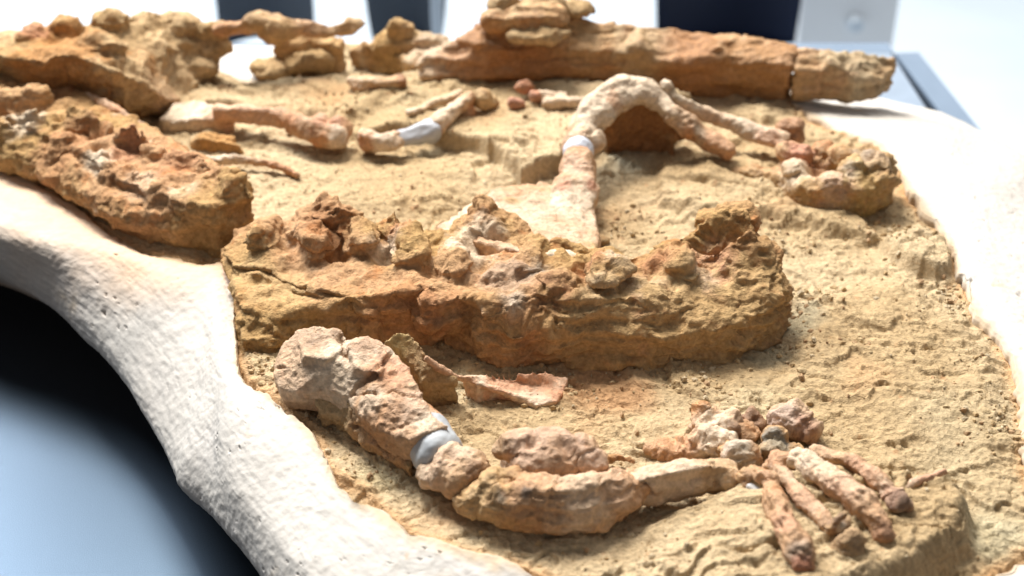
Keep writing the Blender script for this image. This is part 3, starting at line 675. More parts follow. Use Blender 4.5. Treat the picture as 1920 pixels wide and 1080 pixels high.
# tilted white blade behind it
T(solid('pelvis_bone', [slab([(820, 425, .040), (880, 385, .034), (935, 350, .022), (1020, 342, .016), (1080, 362, .018), (1114, 390, .022), (1122, 440, .044), (1118, 482, .056), (1000, 478, .060), (880, 450, .056)], [(960, 400, .040), (1050, 410, .042)], -.015, .002),
      ball(1075, 385, .016, 42, 1.0, .5)], M_BONE, .002, 3, 'bone', .04, .002, 40, .0009, 150, grain=((940, 350, .02), (1100, 460, .05), .0016, 70), chip=.0026,
      rough=[(1020, 460, 30, .6), (930, 360, 40, .5), (1090, 380, 40, .5)], zones=[(1000, 400, 130, (0.52, 0.42, 0.34), .035, .75), (980, 440, 40, C_BONE, .05, .7), (1060, 420, 34, C_BONE, .04, .6), (900, 400, 40, C_OCH2, .05, .6), (960, 380, 26, C_OCH, .03, .8), (1110, 470, 30, C_OCH, .05, .8)]),
  'broad chalk white bone blade sloping up behind the knobbly middle block')
T(solid('pebble', [ball(1135, 450, .006, 14, .8, .9)], M_ROCK, .002, 2, 'rock', .01, .001, 80), 'small ochre pebble beside the corner of the white bone blade', 'pebble')

# ================================================================== LEFT VERTEBRA BLOCK
T(solid('vertebra_block', [
    slab([(-140, 130, .05), (0, 200, .05), (60, 240, .052), (130, 272, .052), (200, 318, .054), (270, 352, .055), (330, 375, .055), (400, 388, .055), (455, 372, .052), (462, 345, .05), (430, 325, .05), (390, 298, .05), (330, 264, .048),
          (250, 215, .05), (160, 172, .05), (70, 135, .055), (0, 110, .06), (-140, 60, .06)], [(100, 220, .058), (200, 270, .058), (300, 320, .058), (380, 345, .056), (0, 150, .06)], -.02, .002),
    tube([(-60, 250, .02, 40), (70, 300, .02, 42), (180, 355, .02, 44), (270, 405, .02, 48), (380, 420, .02, 46), (430, 405, .02, 40)], 18),
    slab([(10, 222, .056), (30, 200, .066), (70, 205, .068), (100, 225, .064), (92, 240, .050), (50, 240, .048)], [], .0, .004),
    slab([(140, 290, .054), (160, 272, .064), (200, 272, .066), (232, 288, .064), (222, 306, .050), (175, 312, .048)], [], .0, .004),
    slab([(222, 330, .052), (240, 312, .062), (290, 318, .064), (312, 334, .062), (300, 350, .048), (250, 350, .046)], [], .0, .004),
    slab([(305, 352, .050), (330, 336, .060), (370, 338, .060), (392, 352, .058), (380, 366, .046), (330, 366, .046)], [], .0, .004),
    slab([(208, 268, .052), (216, 240, .074), (238, 228, .082), (266, 234, .080), (276, 258, .062), (262, 278, .050), (230, 280, .048)], [], .0, .003),
    slab([(100, 225, .058), (125, 196, .074), (160, 200, .076), (185, 225, .066), (165, 250, .054), (120, 250, .052)], [(145, 215, .080)], .0, .005),
    slab([(300, 300, .056), (330, 276, .068), (370, 285, .068), (395, 310, .062), (370, 330, .052), (320, 325, .050)], [(350, 298, .07)], .0, .005),
    slab([(385, 330, .054), (410, 306, .068), (440, 318, .070), (464, 342, .062), (466, 370, .046), (430, 372, .05), (395, 360, .05)], [(430, 338, .070)], .0, .003),
    slab([(335, 362, .050), (370, 330, .058), (420, 318, .064), (458, 335, .064), (470, 365, .056), (462, 392, .040), (400, 402, .040), (345, 395, .042)], [(420, 350, .066)], -.01, .0), ball(190, 245, .058, 20, .8, .8), ball(30, 185, .056, 44, .7, .5), ball(285, 290, .054, 26, .8, .8), ball(70, 180, .06, 30, .8, .7),
    tube([(120, 262, .052, 20), (112, 300, .036, 22), (118, 330, .02, 22)]), tube([(205, 315, .05, 20), (200, 350, .036, 22), (205, 380, .02, 24)]), tube([(300, 352, .052, 22), (300, 390, .036, 26), (305, 420, .02, 26)]), tube([(20, 235, .05, 20), (10, 262, .036, 22), (12, 290, .02, 22)]),
], M_ROCK, .0019, 2, 'redrock', .05, .0038, 38, .0013, 140, ridge=.0008, ridge_s=40, strata=.0012, melt=4, chip=.0022,
    rough=[(440, 345, 50, .8, .055), (150, 240, 40, .3, .06), (380, 320, 40, .4, .055)],
    dents=[(55, 222, 36, -.007), (185, 292, 30, -.008), (265, 332, 32, -.008), (345, 352, 30, -.007), (215, 300, 18, -.008), (300, 336, 18, -.006), (185, 262, 20, -.014), (120, 235, 22, -.012), (285, 285, 28, -.012)],
    zones=[(50, 220, 40, C_WHT, .056, .9), (185, 292, 34, C_WHT, .058, .95), (260, 332, 42, C_WHT, .058, .95), (345, 352, 32, C_WHT, .058, .9), (240, 265, 34, (0.46, 0.25, 0.16), .065, .9), (150, 245, 40, (0.38, 0.22, 0.13), .06, .7),
           (400, 440, 90, C_OCH, .02, .8), (450, 370, 50, C_OCH, .04, .8), (30, 150, 80, C_OCH2, .06, .6), (120, 310, 70, (0.46, 0.26, 0.15), .03, .7), (250, 380, 70, (0.48, 0.27, 0.15), .03, .6), (340, 300, 50, (0.50, 0.27, 0.17), .056, .6)],
    cracks=[([(295, 355, .055), (302, 400, .03), (310, 450, .01)], .003, .004), ([(20, 225, .055), (60, 238, .055), (90, 225, .055)], .003, .005)]),
  'long pink brown vertebra block on the left with white scooped facets', 'fossil block')
T(solid('rib_splinter', [tube([(165, 180, .05, 8), (215, 205, .052, 9), (260, 232, .045, 8), (310, 262, .03, 6)])], M_BONE, .002, 2, 'bone', .05, .001, 60, zones=[(240, 215, 90, C_ORG, .05, .5)]),
  'thin orange rib splinter lying along the far edge of the left vertebra block')
# ================================================================== FAR LEFT LUMP WITH A DARK HOLLOW FRONT
T(solid('rock_lump', [
    slab([(-140, 90, .085), (0, 105, .088), (70, 112, .092), (110, 100, .096), (160, 110, .094), (225, 132, .084), (262, 152, .062), (305, 182, .036), (345, 196, .012), (362, 186, .010), (385, 140, .014), (418, 110, .030), (430, 66, .056), (400, 48, .064),
          (300, 38, .072), (200, 42, .088), (100, 50, .088), (30, 72, .082), (-140, 60, .08)],
         [(150, 80, .094), (250, 110, .078), (320, 140, .034), (330, 80, .058), (60, 90, .09), (370, 90, .046), (280, 100, .064)], -.005, -.045),
    ball(70, 62, .088, 30, .8, .7), ball(125, 52, .092, 32, .8, .7), ball(45, 78, .085, 18, .8, 1.0), ball(205, 40, .090, 38, .7, .6), ball(330, 46, .066, 45, .8, .5), ball(275, 38, .074, 32, .7, .5), ball(390, 60, .056, 36, .8, .6), ball(190, 85, .090, 52, .7, .5),
    ball(375, 124, .026, 42, .7, .5), ball(400, 90, .040, 34, .8, .6), ball(12, 80, .08, 14, .8, 1.2),
], M_ROCK, .0026, 3, 'rock', .08, .0036, 32, .0016, 110, strata=.0015, rough=[(60, 60, 60, .6, .09), (330, 50, 70, .7, .08), (200, 85, 50, .5, .09), (400, 90, 50, .6, .06)],
    dents=[(230, 95, 40, -.010, .08), (150, 62, 30, -.010, .09), (100, 75, 30, -.008, .09), (345, 110, 40, -.014, .06), (290, 70, 40, -.010, .08)],
    zones=[(320, 150, 50, C_BONE, .045, .8), (300, 110, 70, C_OCH2, .06, .7), (120, 140, 110, (0.42, 0.20, 0.07), .06, .8), (260, 165, 50, (0.42, 0.20, 0.07), .03, .8), (400, 60, 40, C_BONE, .08, .6), (60, 62, 30, C_RED, .09, .6)]),  # orange brown zones put the shade of the hollow front into the colour
  'big ochre rock lump at the far left with a dark hollow front', 'rock lump')
T(solid('limb_bone', [tube([(405, 58, .066, 14), (450, 50, .070, 15), (490, 42, .075, 22), (520, 52, .070, 24), (570, 52, .066, 14), (625, 58, .062, 11), (660, 50, .064, 15), (676, 42, .066, 9)]), ball(480, 36, .08, 22, .7, .6), ball(510, 66, .06, 26, .7, .6)], M_BONE, .0025, 2, 'farbone', .07, .003, 40, .0012, 110,
    rough=[(500, 50, 50, .6, .07)], zones=[(500, 60, 60, C_OCH, .07, .6), (430, 50, 40, C_ORG, .07, .5), (650, 50, 40, C_OCH, .06, .7)]),
  'knobbly far limb bone bridging the white gap at the top left')
stones = 'stones at the far edge of the slab'
T(solid('stone', [slab([(512, 82, .042), (560, 80, .045), (640, 84, .04), (645, 72, .04), (600, 64, .045), (520, 68, .042)], [], -.01, .0), ball(560, 76, .04, 44, .7, .5)], M_ROCK, .0026, 3, 'farbone', .04, .003, 40), 'blocky pinkish stone under the tip of the far limb bone', 'stone', stones)
T(solid('stone', [ball(578, 112, .022, 50, .75, .5), ball(600, 116, .014, 36, .8, .7)], M_ROCK, .0026, 3, 'rock', .02, .0025, 40), 'flat round ochre stone in front of the blocky pink stone', 'stone', stones)
T(solid('stone', [ball(506, 130, .012, 42, .75, .45)], M_ROCK, .0026, 3, 'rock', .02, .002, 40), 'smallest flat ochre stone at the edge of the white plaster gap', 'stone', stones)

# ================================================================== LOG-LIKE BONE AT THE BACK
lg = empty('long_bone', P(1200, 180, 0), 'log like broken bone across the back with a brown front and splintered right end', 'fossil bone')
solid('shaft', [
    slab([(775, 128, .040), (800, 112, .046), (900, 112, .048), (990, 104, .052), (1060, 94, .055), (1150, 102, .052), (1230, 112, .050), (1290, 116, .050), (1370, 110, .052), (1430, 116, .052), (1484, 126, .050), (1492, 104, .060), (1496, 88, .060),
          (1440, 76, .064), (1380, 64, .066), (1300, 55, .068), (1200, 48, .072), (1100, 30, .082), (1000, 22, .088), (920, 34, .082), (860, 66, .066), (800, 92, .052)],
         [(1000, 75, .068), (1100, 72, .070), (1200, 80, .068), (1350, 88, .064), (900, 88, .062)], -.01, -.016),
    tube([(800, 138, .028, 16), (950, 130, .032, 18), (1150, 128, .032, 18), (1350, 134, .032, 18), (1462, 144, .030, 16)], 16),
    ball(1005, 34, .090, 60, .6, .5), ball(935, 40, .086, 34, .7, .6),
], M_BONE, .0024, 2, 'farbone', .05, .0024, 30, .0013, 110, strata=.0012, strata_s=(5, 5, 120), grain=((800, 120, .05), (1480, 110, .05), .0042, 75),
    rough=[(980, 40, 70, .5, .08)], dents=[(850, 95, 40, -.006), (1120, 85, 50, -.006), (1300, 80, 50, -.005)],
    zones=[(830, 100, 60, C_WHT, .05, .7), (1350, 80, 150, C_BONE, .065, .6), (900, 145, 90, (0.36, 0.165, 0.06), .02, .8), (1030, 145, 90, (0.36, 0.165, 0.06), .02, .8), (1160, 145, 90, (0.34, 0.16, 0.06), .02, .8), (1290, 150, 90, (0.34, 0.16, 0.06), .02, .8), (1420, 152, 80, (0.36, 0.19, 0.075), .02, .8), (1100, 50, 60, C_OCH2, .075, .6), (1200, 70, 60, (0.5, 0.42, 0.28), .07, .5)], parent=lg)  # front zones: brown mineral, deepened to paint the shade on the wall
solid('end_fragment', [
    slab([(1491, 128, .048), (1540, 135, .044), (1600, 145, .040), (1640, 148, .036), (1670, 132, .038), (1678, 114, .046), (1640, 104, .052), (1585, 98, .056), (1540, 94, .058), (1497, 90, .060)], [(1560, 115, .056)], .010, -.004),
    tube([(1505, 150, .022, 26), (1560, 156, .022, 22), (1600, 158, .020, 16), (1630, 154, .022, 9)]), tube([(1600, 135, .032, 12), (1650, 125, .038, 8), (1674, 118, .04, 6)]), tube([(1590, 148, .026, 10), (1640, 146, .028, 6), (1655, 146, .03, 4)]),
], M_BONE, .0022, 1, 'farbone', .04, .0026, 50, .0016, 120, grain=((1500, 120, .05), (1670, 125, .045), .0048, 90), strata=.002, strata_s=(8, 8, 150),
    zones=[(1570, 150, 90, (0.42, 0.28, 0.14), .02, .6), (1600, 110, 60, (0.50, 0.42, 0.30), .05, .7)], parent=lg)
T(solid('rock_chip', [ball(1004, 66, .078, 56, .6, .34), ball(1040, 62, .08, 30, .6, .4)], M_ROCK, .0024, 2, 'rock', .08, .003, 50, zones=[(1000, 60, 50, C_OCH, .08, .6)]), 'flat lens shaped rock chip lying on top of the log like bone', 'rock chip')
T(solid('rock_nodule', [ball(945, 8, .100, 32, .8, .8), ball(1020, 10, .098, 46, .7, .5), ball(1085, 18, .090, 34, .7, .5)], M_ROCK, .0026, 2, 'rock', .1, .004, 45, rough=[(950, 5, 40, .5, .1)]), 'highest rock nodule, on the left end of the log like bone', 'rock knob')
T(solid('rock_lump', [slab([(655, 100, .022), (700, 108, .02), (745, 104, .03), (770, 118, .03), (800, 108, .035), (850, 78, .05), (838, 62, .054), (790, 56, .056), (745, 50, .056), (700, 70, .04), (662, 84, .03)], [(740, 75, .05), (790, 80, .048)], -.01, .0),
      ball(740, 84, .034, 46, .6, .6), ball(750, 52, .056, 28, .6, .7)], M_ROCK, .0026, 2, 'farbone', .04, .003, 40, strata=.0015, zones=[(800, 80, 50, C_WHT, .05, .7), (720, 95, 40, C_OCH, .03, .7)], cracks=[([(745, 100, .03), (780, 85, .045), (840, 90, .04)], .006, .006)]),
  'low pink and ochre rock lump left of the log like bone', 'rock lump')
T(solid('bone_fragment', [tube([(655, 150, .028, 9), (700, 156, .03, 14), (755, 154, .03, 15)]), ball(690, 160, .024, 34, .7, .5)], M_BONE, .0022, 2, 'farbone', .03, .002, 60, zones=[(760, 155, 16, C_BRN, .03, .8)]), 'short pale bone fragment lying in front of the low pink rock lump')

# ================================================================== BENT LEG AT THE BACK
th = empty('thigh_bone', P(1150, 300, 0), 'whitish thigh bone rising from the slab and bending over a dark hollow', 'fossil bone')  # white zones of both shafts: chalky bone plus painted highlight on top
solid('lower_shaft', [tube([(1060, 410, .018, 40, .7), (1078, 370, .026, 40, .75), (1086, 335, .032, 36, .8), (1086, 300, .038, 33, .9)], 20)], M_BONE, .002, 2, 'bone', .03, .0026, 45, .0011, 150, rough=[(1060, 345, 30, .5, .035), (1105, 345, 26, .5, .035)],
    zones=[(1085, 385, 70, C_WHT, .03, .9), (1080, 320, 40, (0.62, 0.46, 0.38), .04, .6), (1110, 345, 14, C_RED, .04, .8), (1058, 346, 16, C_RED, .04, .8), (1060, 400, 40, C_WHT, .03, .8)], cracks=[([(1040, 350, .04), (1080, 342, .05), (1125, 350, .04)], .003, .004)], parent=th)
solid('filler_band', [tube([(1085, 288, .040, 30), (1086, 282, .041, 30)], 20, 1.0, .2)], M_RESIN, .0018, 2, colour=(0.58, 0.61, 0.68), amp=.0006, fine=.0003, parent=th)
solid('upper_shaft', [tube([(1088, 272, .042, 29), (1096, 240, .048, 31), (1122, 202, .062, 32), (1165, 175, .070, 30), (1205, 172, .070, 25), (1238, 192, .062, 18), (1262, 218, .052, 17)], 20), ball(1098, 262, .044, 40, .8, .7), ball(1205, 160, .074, 22, .7, .6), ball(1165, 165, .072, 26, .7, .6)],
    M_BONE, .002, 2, 'bone', .06, .0022, 45, .001, 150, zones=[(1110, 225, 60, C_WHT, .06, .85), (1190, 170, 50, C_WHT, .07, .5), (1070, 245, 20, C_ORG, .05, .7), (1150, 190, 18, C_ORG, .07, .6), (1240, 200, 30, C_WHT, .06, .7)], cracks=[([(1070, 240, .06), (1100, 250, .06), (1130, 240, .05)], .003, .003)], parent=th)
solid('shin_end', [tube([(1258, 214, .054, 19), (1290, 238, .042, 20), (1320, 258, .032, 18), (1350, 275, .026, 18), (1368, 287, .022, 15)], 18)], M_BONE, .0018, 2, 'bone', .03, .002, 55, .001, 150,
    zones=[(1310, 250, 18, (0.42, 0.36, 0.30), .04, .7), (1345, 275, 34, (0.60, 0.36, 0.24), .03, .6), (1290, 262, 20, C_ORG, .035, .7)], cracks=[([(1290, 215, .05), (1300, 245, .05), (1296, 265, .03)], .0025, .003)], parent=th)
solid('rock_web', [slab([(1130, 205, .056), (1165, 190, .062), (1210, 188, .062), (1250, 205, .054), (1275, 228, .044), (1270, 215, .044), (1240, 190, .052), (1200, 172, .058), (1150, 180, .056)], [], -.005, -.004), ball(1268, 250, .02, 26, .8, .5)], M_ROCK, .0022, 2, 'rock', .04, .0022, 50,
    zones=[(1200, 225, 110, (0.30, 0.13, 0.05), .03, .85)], parent=th)  # dark brown zone paints the shade under the arch onto the web
T(solid('pebble', [ball(1243, 251, .010, 34, .8, .5)], M_ROCK, .002, 2, 'rock', .01, .0015, 60, zones=[(1243, 250, 30, (0.50, 0.28, 0.11), .01, .8)]), 'rounded brown pebble tucked under the bend of the whitish thigh bone', 'pebble')
fb = T(solid('shin_bone', [tube([(1243, 158, .074, 10), (1256, 172, .068, 14), (1272, 190, .058, 14), (1310, 208, .044, 14), (1360, 226, .034, 14), (1398, 240, .028, 17), (1430, 254, .024, 21, .8), (1470, 262, .022, 22, .7)], 18)],
    M_BONE, .0018, 2, 'bone', .03, .0016, 60, .0008, 160, zones=[(1264, 185, 24, (0.32, 0.26, 0.18), .06, .85), (1330, 222, 60, (0.66, 0.46, 0.32), .03, .5), (1290, 195, 26, C_WHT, .055, .7), (1430, 262, 36, (0.64, 0.42, 0.32), .02, .7), (1400, 238, 26, C_WHT, .035, .7)], cracks=[([(1390, 226, .04), (1384, 250, .03)], .002, .003)]),
  'slender bleached shin bone lying beside the thigh bone and ending at a brown knob')
T(solid('ankle_bone', [ball(1482, 244, .026, 24, .8, 1.0), ball(1492, 262, .018, 20, .8, .8)], M_BONE, .002, 2, 'bone', .03, .003, 60, rough=[(1485, 240, 28, .6, .03)], zones=[(1484, 245, 34, (0.40, 0.23, 0.14), .03, .9)]), 'upright brown bone knob at the right end of the slender shin bone')
T(solid('foot_block', [
    slab([(1440, 322, .016), (1480, 345, .024), (1530, 362, .028), (1590, 362, .030), (1650, 350, .032), (1680, 330, .032), (1668, 300, .034), (1610, 290, .034), (1560, 300, .030), (1510, 280, .034), (1475, 280, .032), (1462, 300, .026)], [(1530, 325, .014), (1600, 325, .036), (1490, 310, .034)], -.02, -.004),
    ball(1490, 288, .034, 30, .8, .7), ball(1495, 318, .030, 30, .8, .6), ball(1562, 348, .030, 36, .7, .6), ball(1600, 318, .038, 30, .8, .6), ball(1640, 312, .040, 30, .8, .7), ball(1660, 300, .040, 16, .8, .9), ball(1580, 292, .036, 26, .8, .6), ball(1650, 340, .032, 26, .8, .7), ball(1545, 284, .03, 22, .8, .6),
    ball(1610, 350, .026, 40, .6, .6), tube([(1380, 322, .006, 12), (1440, 330, .012, 16), (1480, 340, .018, 18)])],
    M_BONE, .0018, 2, 'redrock', .03, .0032, 50, .0014, 150, ridge=.0016, ridge_s=55, rough=[(1620, 310, 50, 1.0, .038), (1590, 300, 40, .8, .035), (1655, 325, 40, .8, .035)],
    dents=[(1535, 322, 34, -.014), (1570, 315, 22, -.010), (1625, 330, 20, -.008)],
    zones=[(1500, 290, 34, (0.50, 0.24, 0.18), .036, .8), (1500, 325, 34, C_WHT, .03, .7), (1570, 345, 40, (0.62, 0.44, 0.36), .03, .8), (1620, 300, 22, C_GREY, .042, .8), (1595, 325, 22, (0.5, 0.5, 0.5), .038, .6), (1535, 325, 34, (0.34, 0.18, 0.10), .02, .8), (1650, 350, 50, C_OCH, .02, .7), (1600, 375, 60, (0.46, 0.33, 0.14), .005, .8), (1640, 310, 30, (0.40, 0.30, 0.24), .04, .6)]),
  'crumbly foot bones clotted together in a dark hollowed lump by the right plaster edge', 'foot bones')

# ================================================================== SMALL BONES OF THE LEFT MIDDLE
T(solid('shank_bone', [slab([(296, 222, .014), (320, 196, .020), (370, 188, .022), (430, 200, .024), (440, 222, .02), (360, 226, .016)], [], -.01, .001), tube([(410, 212, .026, 17), (480, 215, .026, 16), (540, 226, .026, 20), (590, 250, .024, 24), (640, 262, .020, 22)], 16), ball(640, 240, .024, 26, .8, .8), ball(600, 232, .024, 26, .8, .6)],
    M_BONE, .0022, 2, 'bone', .02, .0024, 50, .001, 130, rough=[(610, 240, 40, .6, .025)], zones=[(340, 200, 60, C_WHT, .02, .9), (480, 222, 90, (0.62, 0.36, 0.24), .02, .6), (610, 235, 34, C_RED, .03, .6), (635, 262, 26, C_WHT, .025, .8), (560, 245, 40, C_ORG, .015, .7)], cracks=[([(415, 190, .03), (420, 225, .02)], .003, .003)]),
  'pink shank bone with a flared white left end, upper left of the slab')
sb = empty('arm_bone', P(760, 270, 0), 'jointed arm bone mended with a smooth grey filler collar, left of centre', 'fossil bone')
solid('end_fragment', [tube([(685, 262, .020, 22), (715, 268, .020, 20), (748, 262, .020, 17)], 16)], M_BONE, .002, 2, 'bone', .02, .0024, 60, rough=[(690, 262, 26, .5, .02)], zones=[(715, 262, 26, C_WHT, .03, .7), (680, 270, 22, C_ORG, .02, .7)], parent=sb)
solid('filler_collar', [tube([(748, 260, .021, 15), (775, 254, .022, 16), (800, 248, .024, 22), (815, 246, .024, 22)], 16)], M_RESIN, .002, 2, colour=(0.42, 0.43, 0.46), amp=.0005, fine=.0003, parent=sb)
solid('shaft', [tube([(818, 238, .026, 20), (838, 218, .030, 16), (860, 200, .032, 14), (876, 186, .034, 17)], 16), ball(880, 212, .022, 16, .8, .9)], M_BONE, .002, 2, 'bone', .03, .002, 60, zones=[(840, 215, 50, C_WHT, .03, .8), (885, 215, 18, C_ORG, .02, .7)], parent=sb)
T(solid('rib_splinter', [tube([(765, 212, .026, 8), (810, 196, .028, 9), (862, 176, .034, 11)], 12)], M_BONE, .002, 2, 'bone', .03, .001, 60, zones=[(820, 190, 60, C_OCH2, .03, .5)]), 'pale splinter of rib just behind the arm bone with the grey collar')
T(solid('rock_flake', [slab([(355, 266, .008), (380, 262, .016), (415, 264, .016), (450, 280, .010), (458, 290, .004), (420, 256, .010), (370, 254, .010)], [], -.01, -.003), ball(405, 268, .006, 40, .5, .5)], M_ROCK, .002, 2, 'rock', .01, .0015, 60, zones=[(405, 275, 60, (0.48, 0.25, 0.09), .005, .8)]), 'low brown rock flake between the left vertebra block and the pink shank bone', 'rock flake')
T(solid('rib_bone', [tube([(385, 300, .010, 9), (430, 300, .013, 9), (480, 303, .013, 8), (525, 314, .010, 7), (560, 330, .006, 6)], 12)], M_BONE, .0018, 2, 'bone', .01, .0012, 70, zones=[(420, 298, 50, C_WHT, .01, .8), (530, 318, 40, C_ORG, .01, .7)]), 'thin curved rib lying alone above the lumpy left end of the middle block')
chip_row = 'bone chips in a row at the foot of the log like bone'
for (px, py, h, r, rz, kind, lab) in ((905, 186, .034, 20, 1.0, 'farbone', 'pointed ochre bone chip, leftmost in the row below the log like bone'), (982, 162, .034, 18, .9, 'redrock', 'round red bone chip right against the brown wall of the log like bone'),
                                (968, 192, .028, 20, .6, 'rock', 'small ochre bone chip just below the round red one'), (1005, 182, .030, 16, .9, 'farbone', 'pale bone chip between the round red chip and the flat bar')):
    T(solid('bone_chip', [ball(px, py, h, r, .8, rz), ball(px + 14, py + 6, h - .008, r * .8, .8, rz * .7)], M_BONE, .0024, 2, kind, h, .0025, 60, zones=[(px, py, r * 1.2, C_RED, h, .9)] if 'red' in lab else []), lab, 'bone chip', chip_row)
T(solid('bone_chip', [tube([(1020, 196, .026, 11), (1080, 192, .028, 12), (1110, 190, .028, 9)]), tube([(1010, 178, .032, 9), (1060, 178, .033, 8)])], M_BONE, .0024, 2, 'bone', .03, .0018, 60), 'flat pink bar of bone, rightmost in the row below the log like bone', 'bone chip', chip_row)

# ================================================================== UPPER ARM BONE IN FRONT
hu = empty('upper_arm_bone', P(690, 800, 0), 'cracked pink upper arm bone in front, mended with a smooth grey band', 'fossil bone')
solid('shaft', [
    slab([(514, 700, .030), (516, 672, .036), (535, 640, .044), (562, 618, .050), (600, 614, .054), (640, 622, .056), (648, 634, .056), (690, 632, .058), (730, 650, .058), (762, 690, .056), (785, 732, .053), (812, 778, .048), (838, 800, .045),
          (800, 812, .044), (770, 822, .040), (730, 812, .036), (700, 790, .036), (668, 765, .036), (650, 742, .038), (612, 730, .036), (560, 735, .030), (525, 728, .028)],
         [(580, 660, .052), (640, 680, .054), (700, 700, .056), (740, 750, .052), (700, 745, .048), (600, 700, .046)], .010, -.004),
    tube([(555, 712, .022, 26), (600, 708, .026, 30), (660, 725, .028, 34)], 16), tube([(690, 720, .030, 36), (740, 765, .028, 42), (798, 818, .026, 40)], 20), slab([(560, 640, .052), (600, 622, .058), (640, 630, .059), (646, 655, .058), (610, 675, .056), (570, 672, .053)], [], .03, .002), slab([(655, 645, .062), (690, 640, .064), (725, 655, .062), (712, 700, .059), (665, 690, .058)], [], .03, .002)],
    M_BONE, .0013, 0, 'bone', .045, .0011, 50, .0008, 190, ridge=.0006, ridge_s=80, melt=3, warp=.0012, chip=.0012, chip_s=40, grain=((560, 620, .05), (810, 800, .045), .0007, 150),
    rough=[(715, 800, 55, .6, .035), (690, 775, 36, .5, .035), (600, 640, 50, .3, .05), (670, 662, 34, .3, .055), (755, 820, 36, .4, .03)],
    dents=[(640, 655, 26, -.004), (570, 690, 40, .003), (600, 665, 30, -.003)],
    zones=[(560, 705, 60, (0.55, 0.385, 0.27), .035, .8), (600, 640, 60, (0.38, 0.25, 0.17), .05, .75), (690, 655, 46, (0.42, 0.26, 0.17), .056, .8), (740, 700, 50, (0.54, 0.29, 0.18), .056, .85), (770, 760, 46, (0.60, 0.44, 0.35), .052, .7), (800, 790, 30, C_WHT, .047, .6), (700, 790, 56, (0.44, 0.25, 0.14), .035, .75), (650, 735, 36, C_WHT, .04, .6), (700, 740, 34, C_WHT, .05, .6), (620, 715, 40, C_WHT, .04, .6)],
    cracks=[([(640, 622, .058), (634, 645, .056), (650, 668, .055), (690, 680, .056), (705, 700, .056)], .0028, .006), ([(590, 612, .055), (606, 634, .054), (638, 648, .055)], .0022, .004), ([(735, 660, .059), (712, 690, .058), (706, 705, .056), (670, 725, .045), (655, 745, .038)], .0022, .005),
            ([(655, 740, .04), (720, 738, .052), (790, 742, .053)], .0014, .003), ([(795, 745, .052), (770, 720, .056), (745, 705, .057)], .0014, .002), ([(518, 690, .034), (570, 692, .04), (640, 700, .045)], .0014, .002)],
    parent=hu)
solid('matrix_chunk', [slab([(592, 745, .026), (618, 733, .030), (650, 742, .034), (690, 770, .034), (740, 810, .030), (778, 850, .022), (774, 880, .014), (735, 850, .014), (690, 815, .016), (640, 780, .018), (600, 768, .020)], [(650, 765, .030), (720, 820, .026)], .002, -.003), tube([(640, 765, .016, 24), (700, 805, .014, 26), (755, 850, .012, 24)])],
    M_ROCK, .0014, 1, 'rock', .02, .0022, 50, .001, 170, rough=[(690, 800, 70, .5, .02)], zones=[(740, 830, 60, (0.46, 0.26, 0.14), .02, .8), (690, 790, 40, (0.50, 0.30, 0.17), .025, .7), (625, 750, 40, C_OCH2, .028, .8)], cracks=[([(652, 742, .034), (664, 770, .03), (668, 800, .018)], .002, .004)], parent=hu)
solid('filler_band', [tube([(800, 814, .026, 47), (824, 853, .024, 49)], 24, 1.0, .12)], M_RESIN, .0014, 3, colour=(0.40, 0.415, 0.43), amp=.0006, fine=.0003, parent=hu)
solid('elbow_end', [tube([(838, 874, .024, 46), (860, 882, .024, 46), (885, 895, .022, 40)], 20), ball(880, 880, .030, 34, .8, .7), ball(820, 890, .018, 40, .9, .8)], M_BONE, .0014, 2, 'bone', .03, .0024, 55, .001, 170, rough=[(895, 890, 30, .7, .03), (860, 925, 40, .5, .015)],
    zones=[(840, 865, 46, (0.62, 0.44, 0.34), .04, .7), (880, 920, 60, (0.58, 0.38, 0.22), .02, .7), (890, 880, 20, (0.34, 0.2, 0.13), .035, .7)], parent=hu)
# ochre wedge and thin flared blade
T(solid('rock_wedge', [slab([(716, 640, .048), (742, 622, .052), (768, 622, .052), (792, 650, .048), (812, 680, .040), (858, 708, .028), (852, 716, .026), (815, 716, .026), (796, 716, .026), (775, 690, .030), (745, 655, .040)], [], -.005, -.002)], M_ROCK, .0013, 1, 'rock', .04, .0010, 60, .0008, 170, chip=.0010, warp=.001, melt=1,
    zones=[(745, 632, 26, (0.64, 0.47, 0.22), .052, .8), (800, 700, 36, (0.46, 0.24, 0.12), .02, .7)], cracks=[([(800, 672, .044), (792, 700, .02), (786, 712, .01)], .002, .004)]), 'angular ochre rock wedge standing right behind the upper arm bone', 'rock wedge')
T(solid('shoulder_blade', [tube([(800, 672, .044, 6), (830, 692, .034, 6), (862, 708, .024, 7), (890, 712, .018, 9)], 10), slab([(868, 706, .020), (900, 702, .016), (960, 700, .012), (1020, 698, .011), (1066, 704, .007), (1060, 730, .004), (1042, 752, .003), (1005, 758, .003), (970, 745, .005), (930, 730, .010), (895, 720, .020)], [(960, 715, .004), (1010, 725, .002), (920, 712, .010)], -.012, -.001),
      tube([(885, 716, .018, 6), (930, 728, .014, 7), (975, 746, .004, 8), (1020, 752, .001, 8), (1050, 740, .001, 7)], 12)],
    M_BONE, .0012, 2, 'bone', .02, .0010, 60, .0006, 190, zones=[(980, 705, 90, (0.60, 0.30, 0.18), .012, .8), (1000, 735, 46, C_WHT, .014, .7), (1050, 720, 30, (0.56, 0.28, 0.17), .012, .8), (850, 700, 50, (0.60, 0.36, 0.24), .03, .7)], rough=[(1030, 750, 30, .35, .01)]),
  'thin orange bone blade flaring to the right at the foot of the middle block')
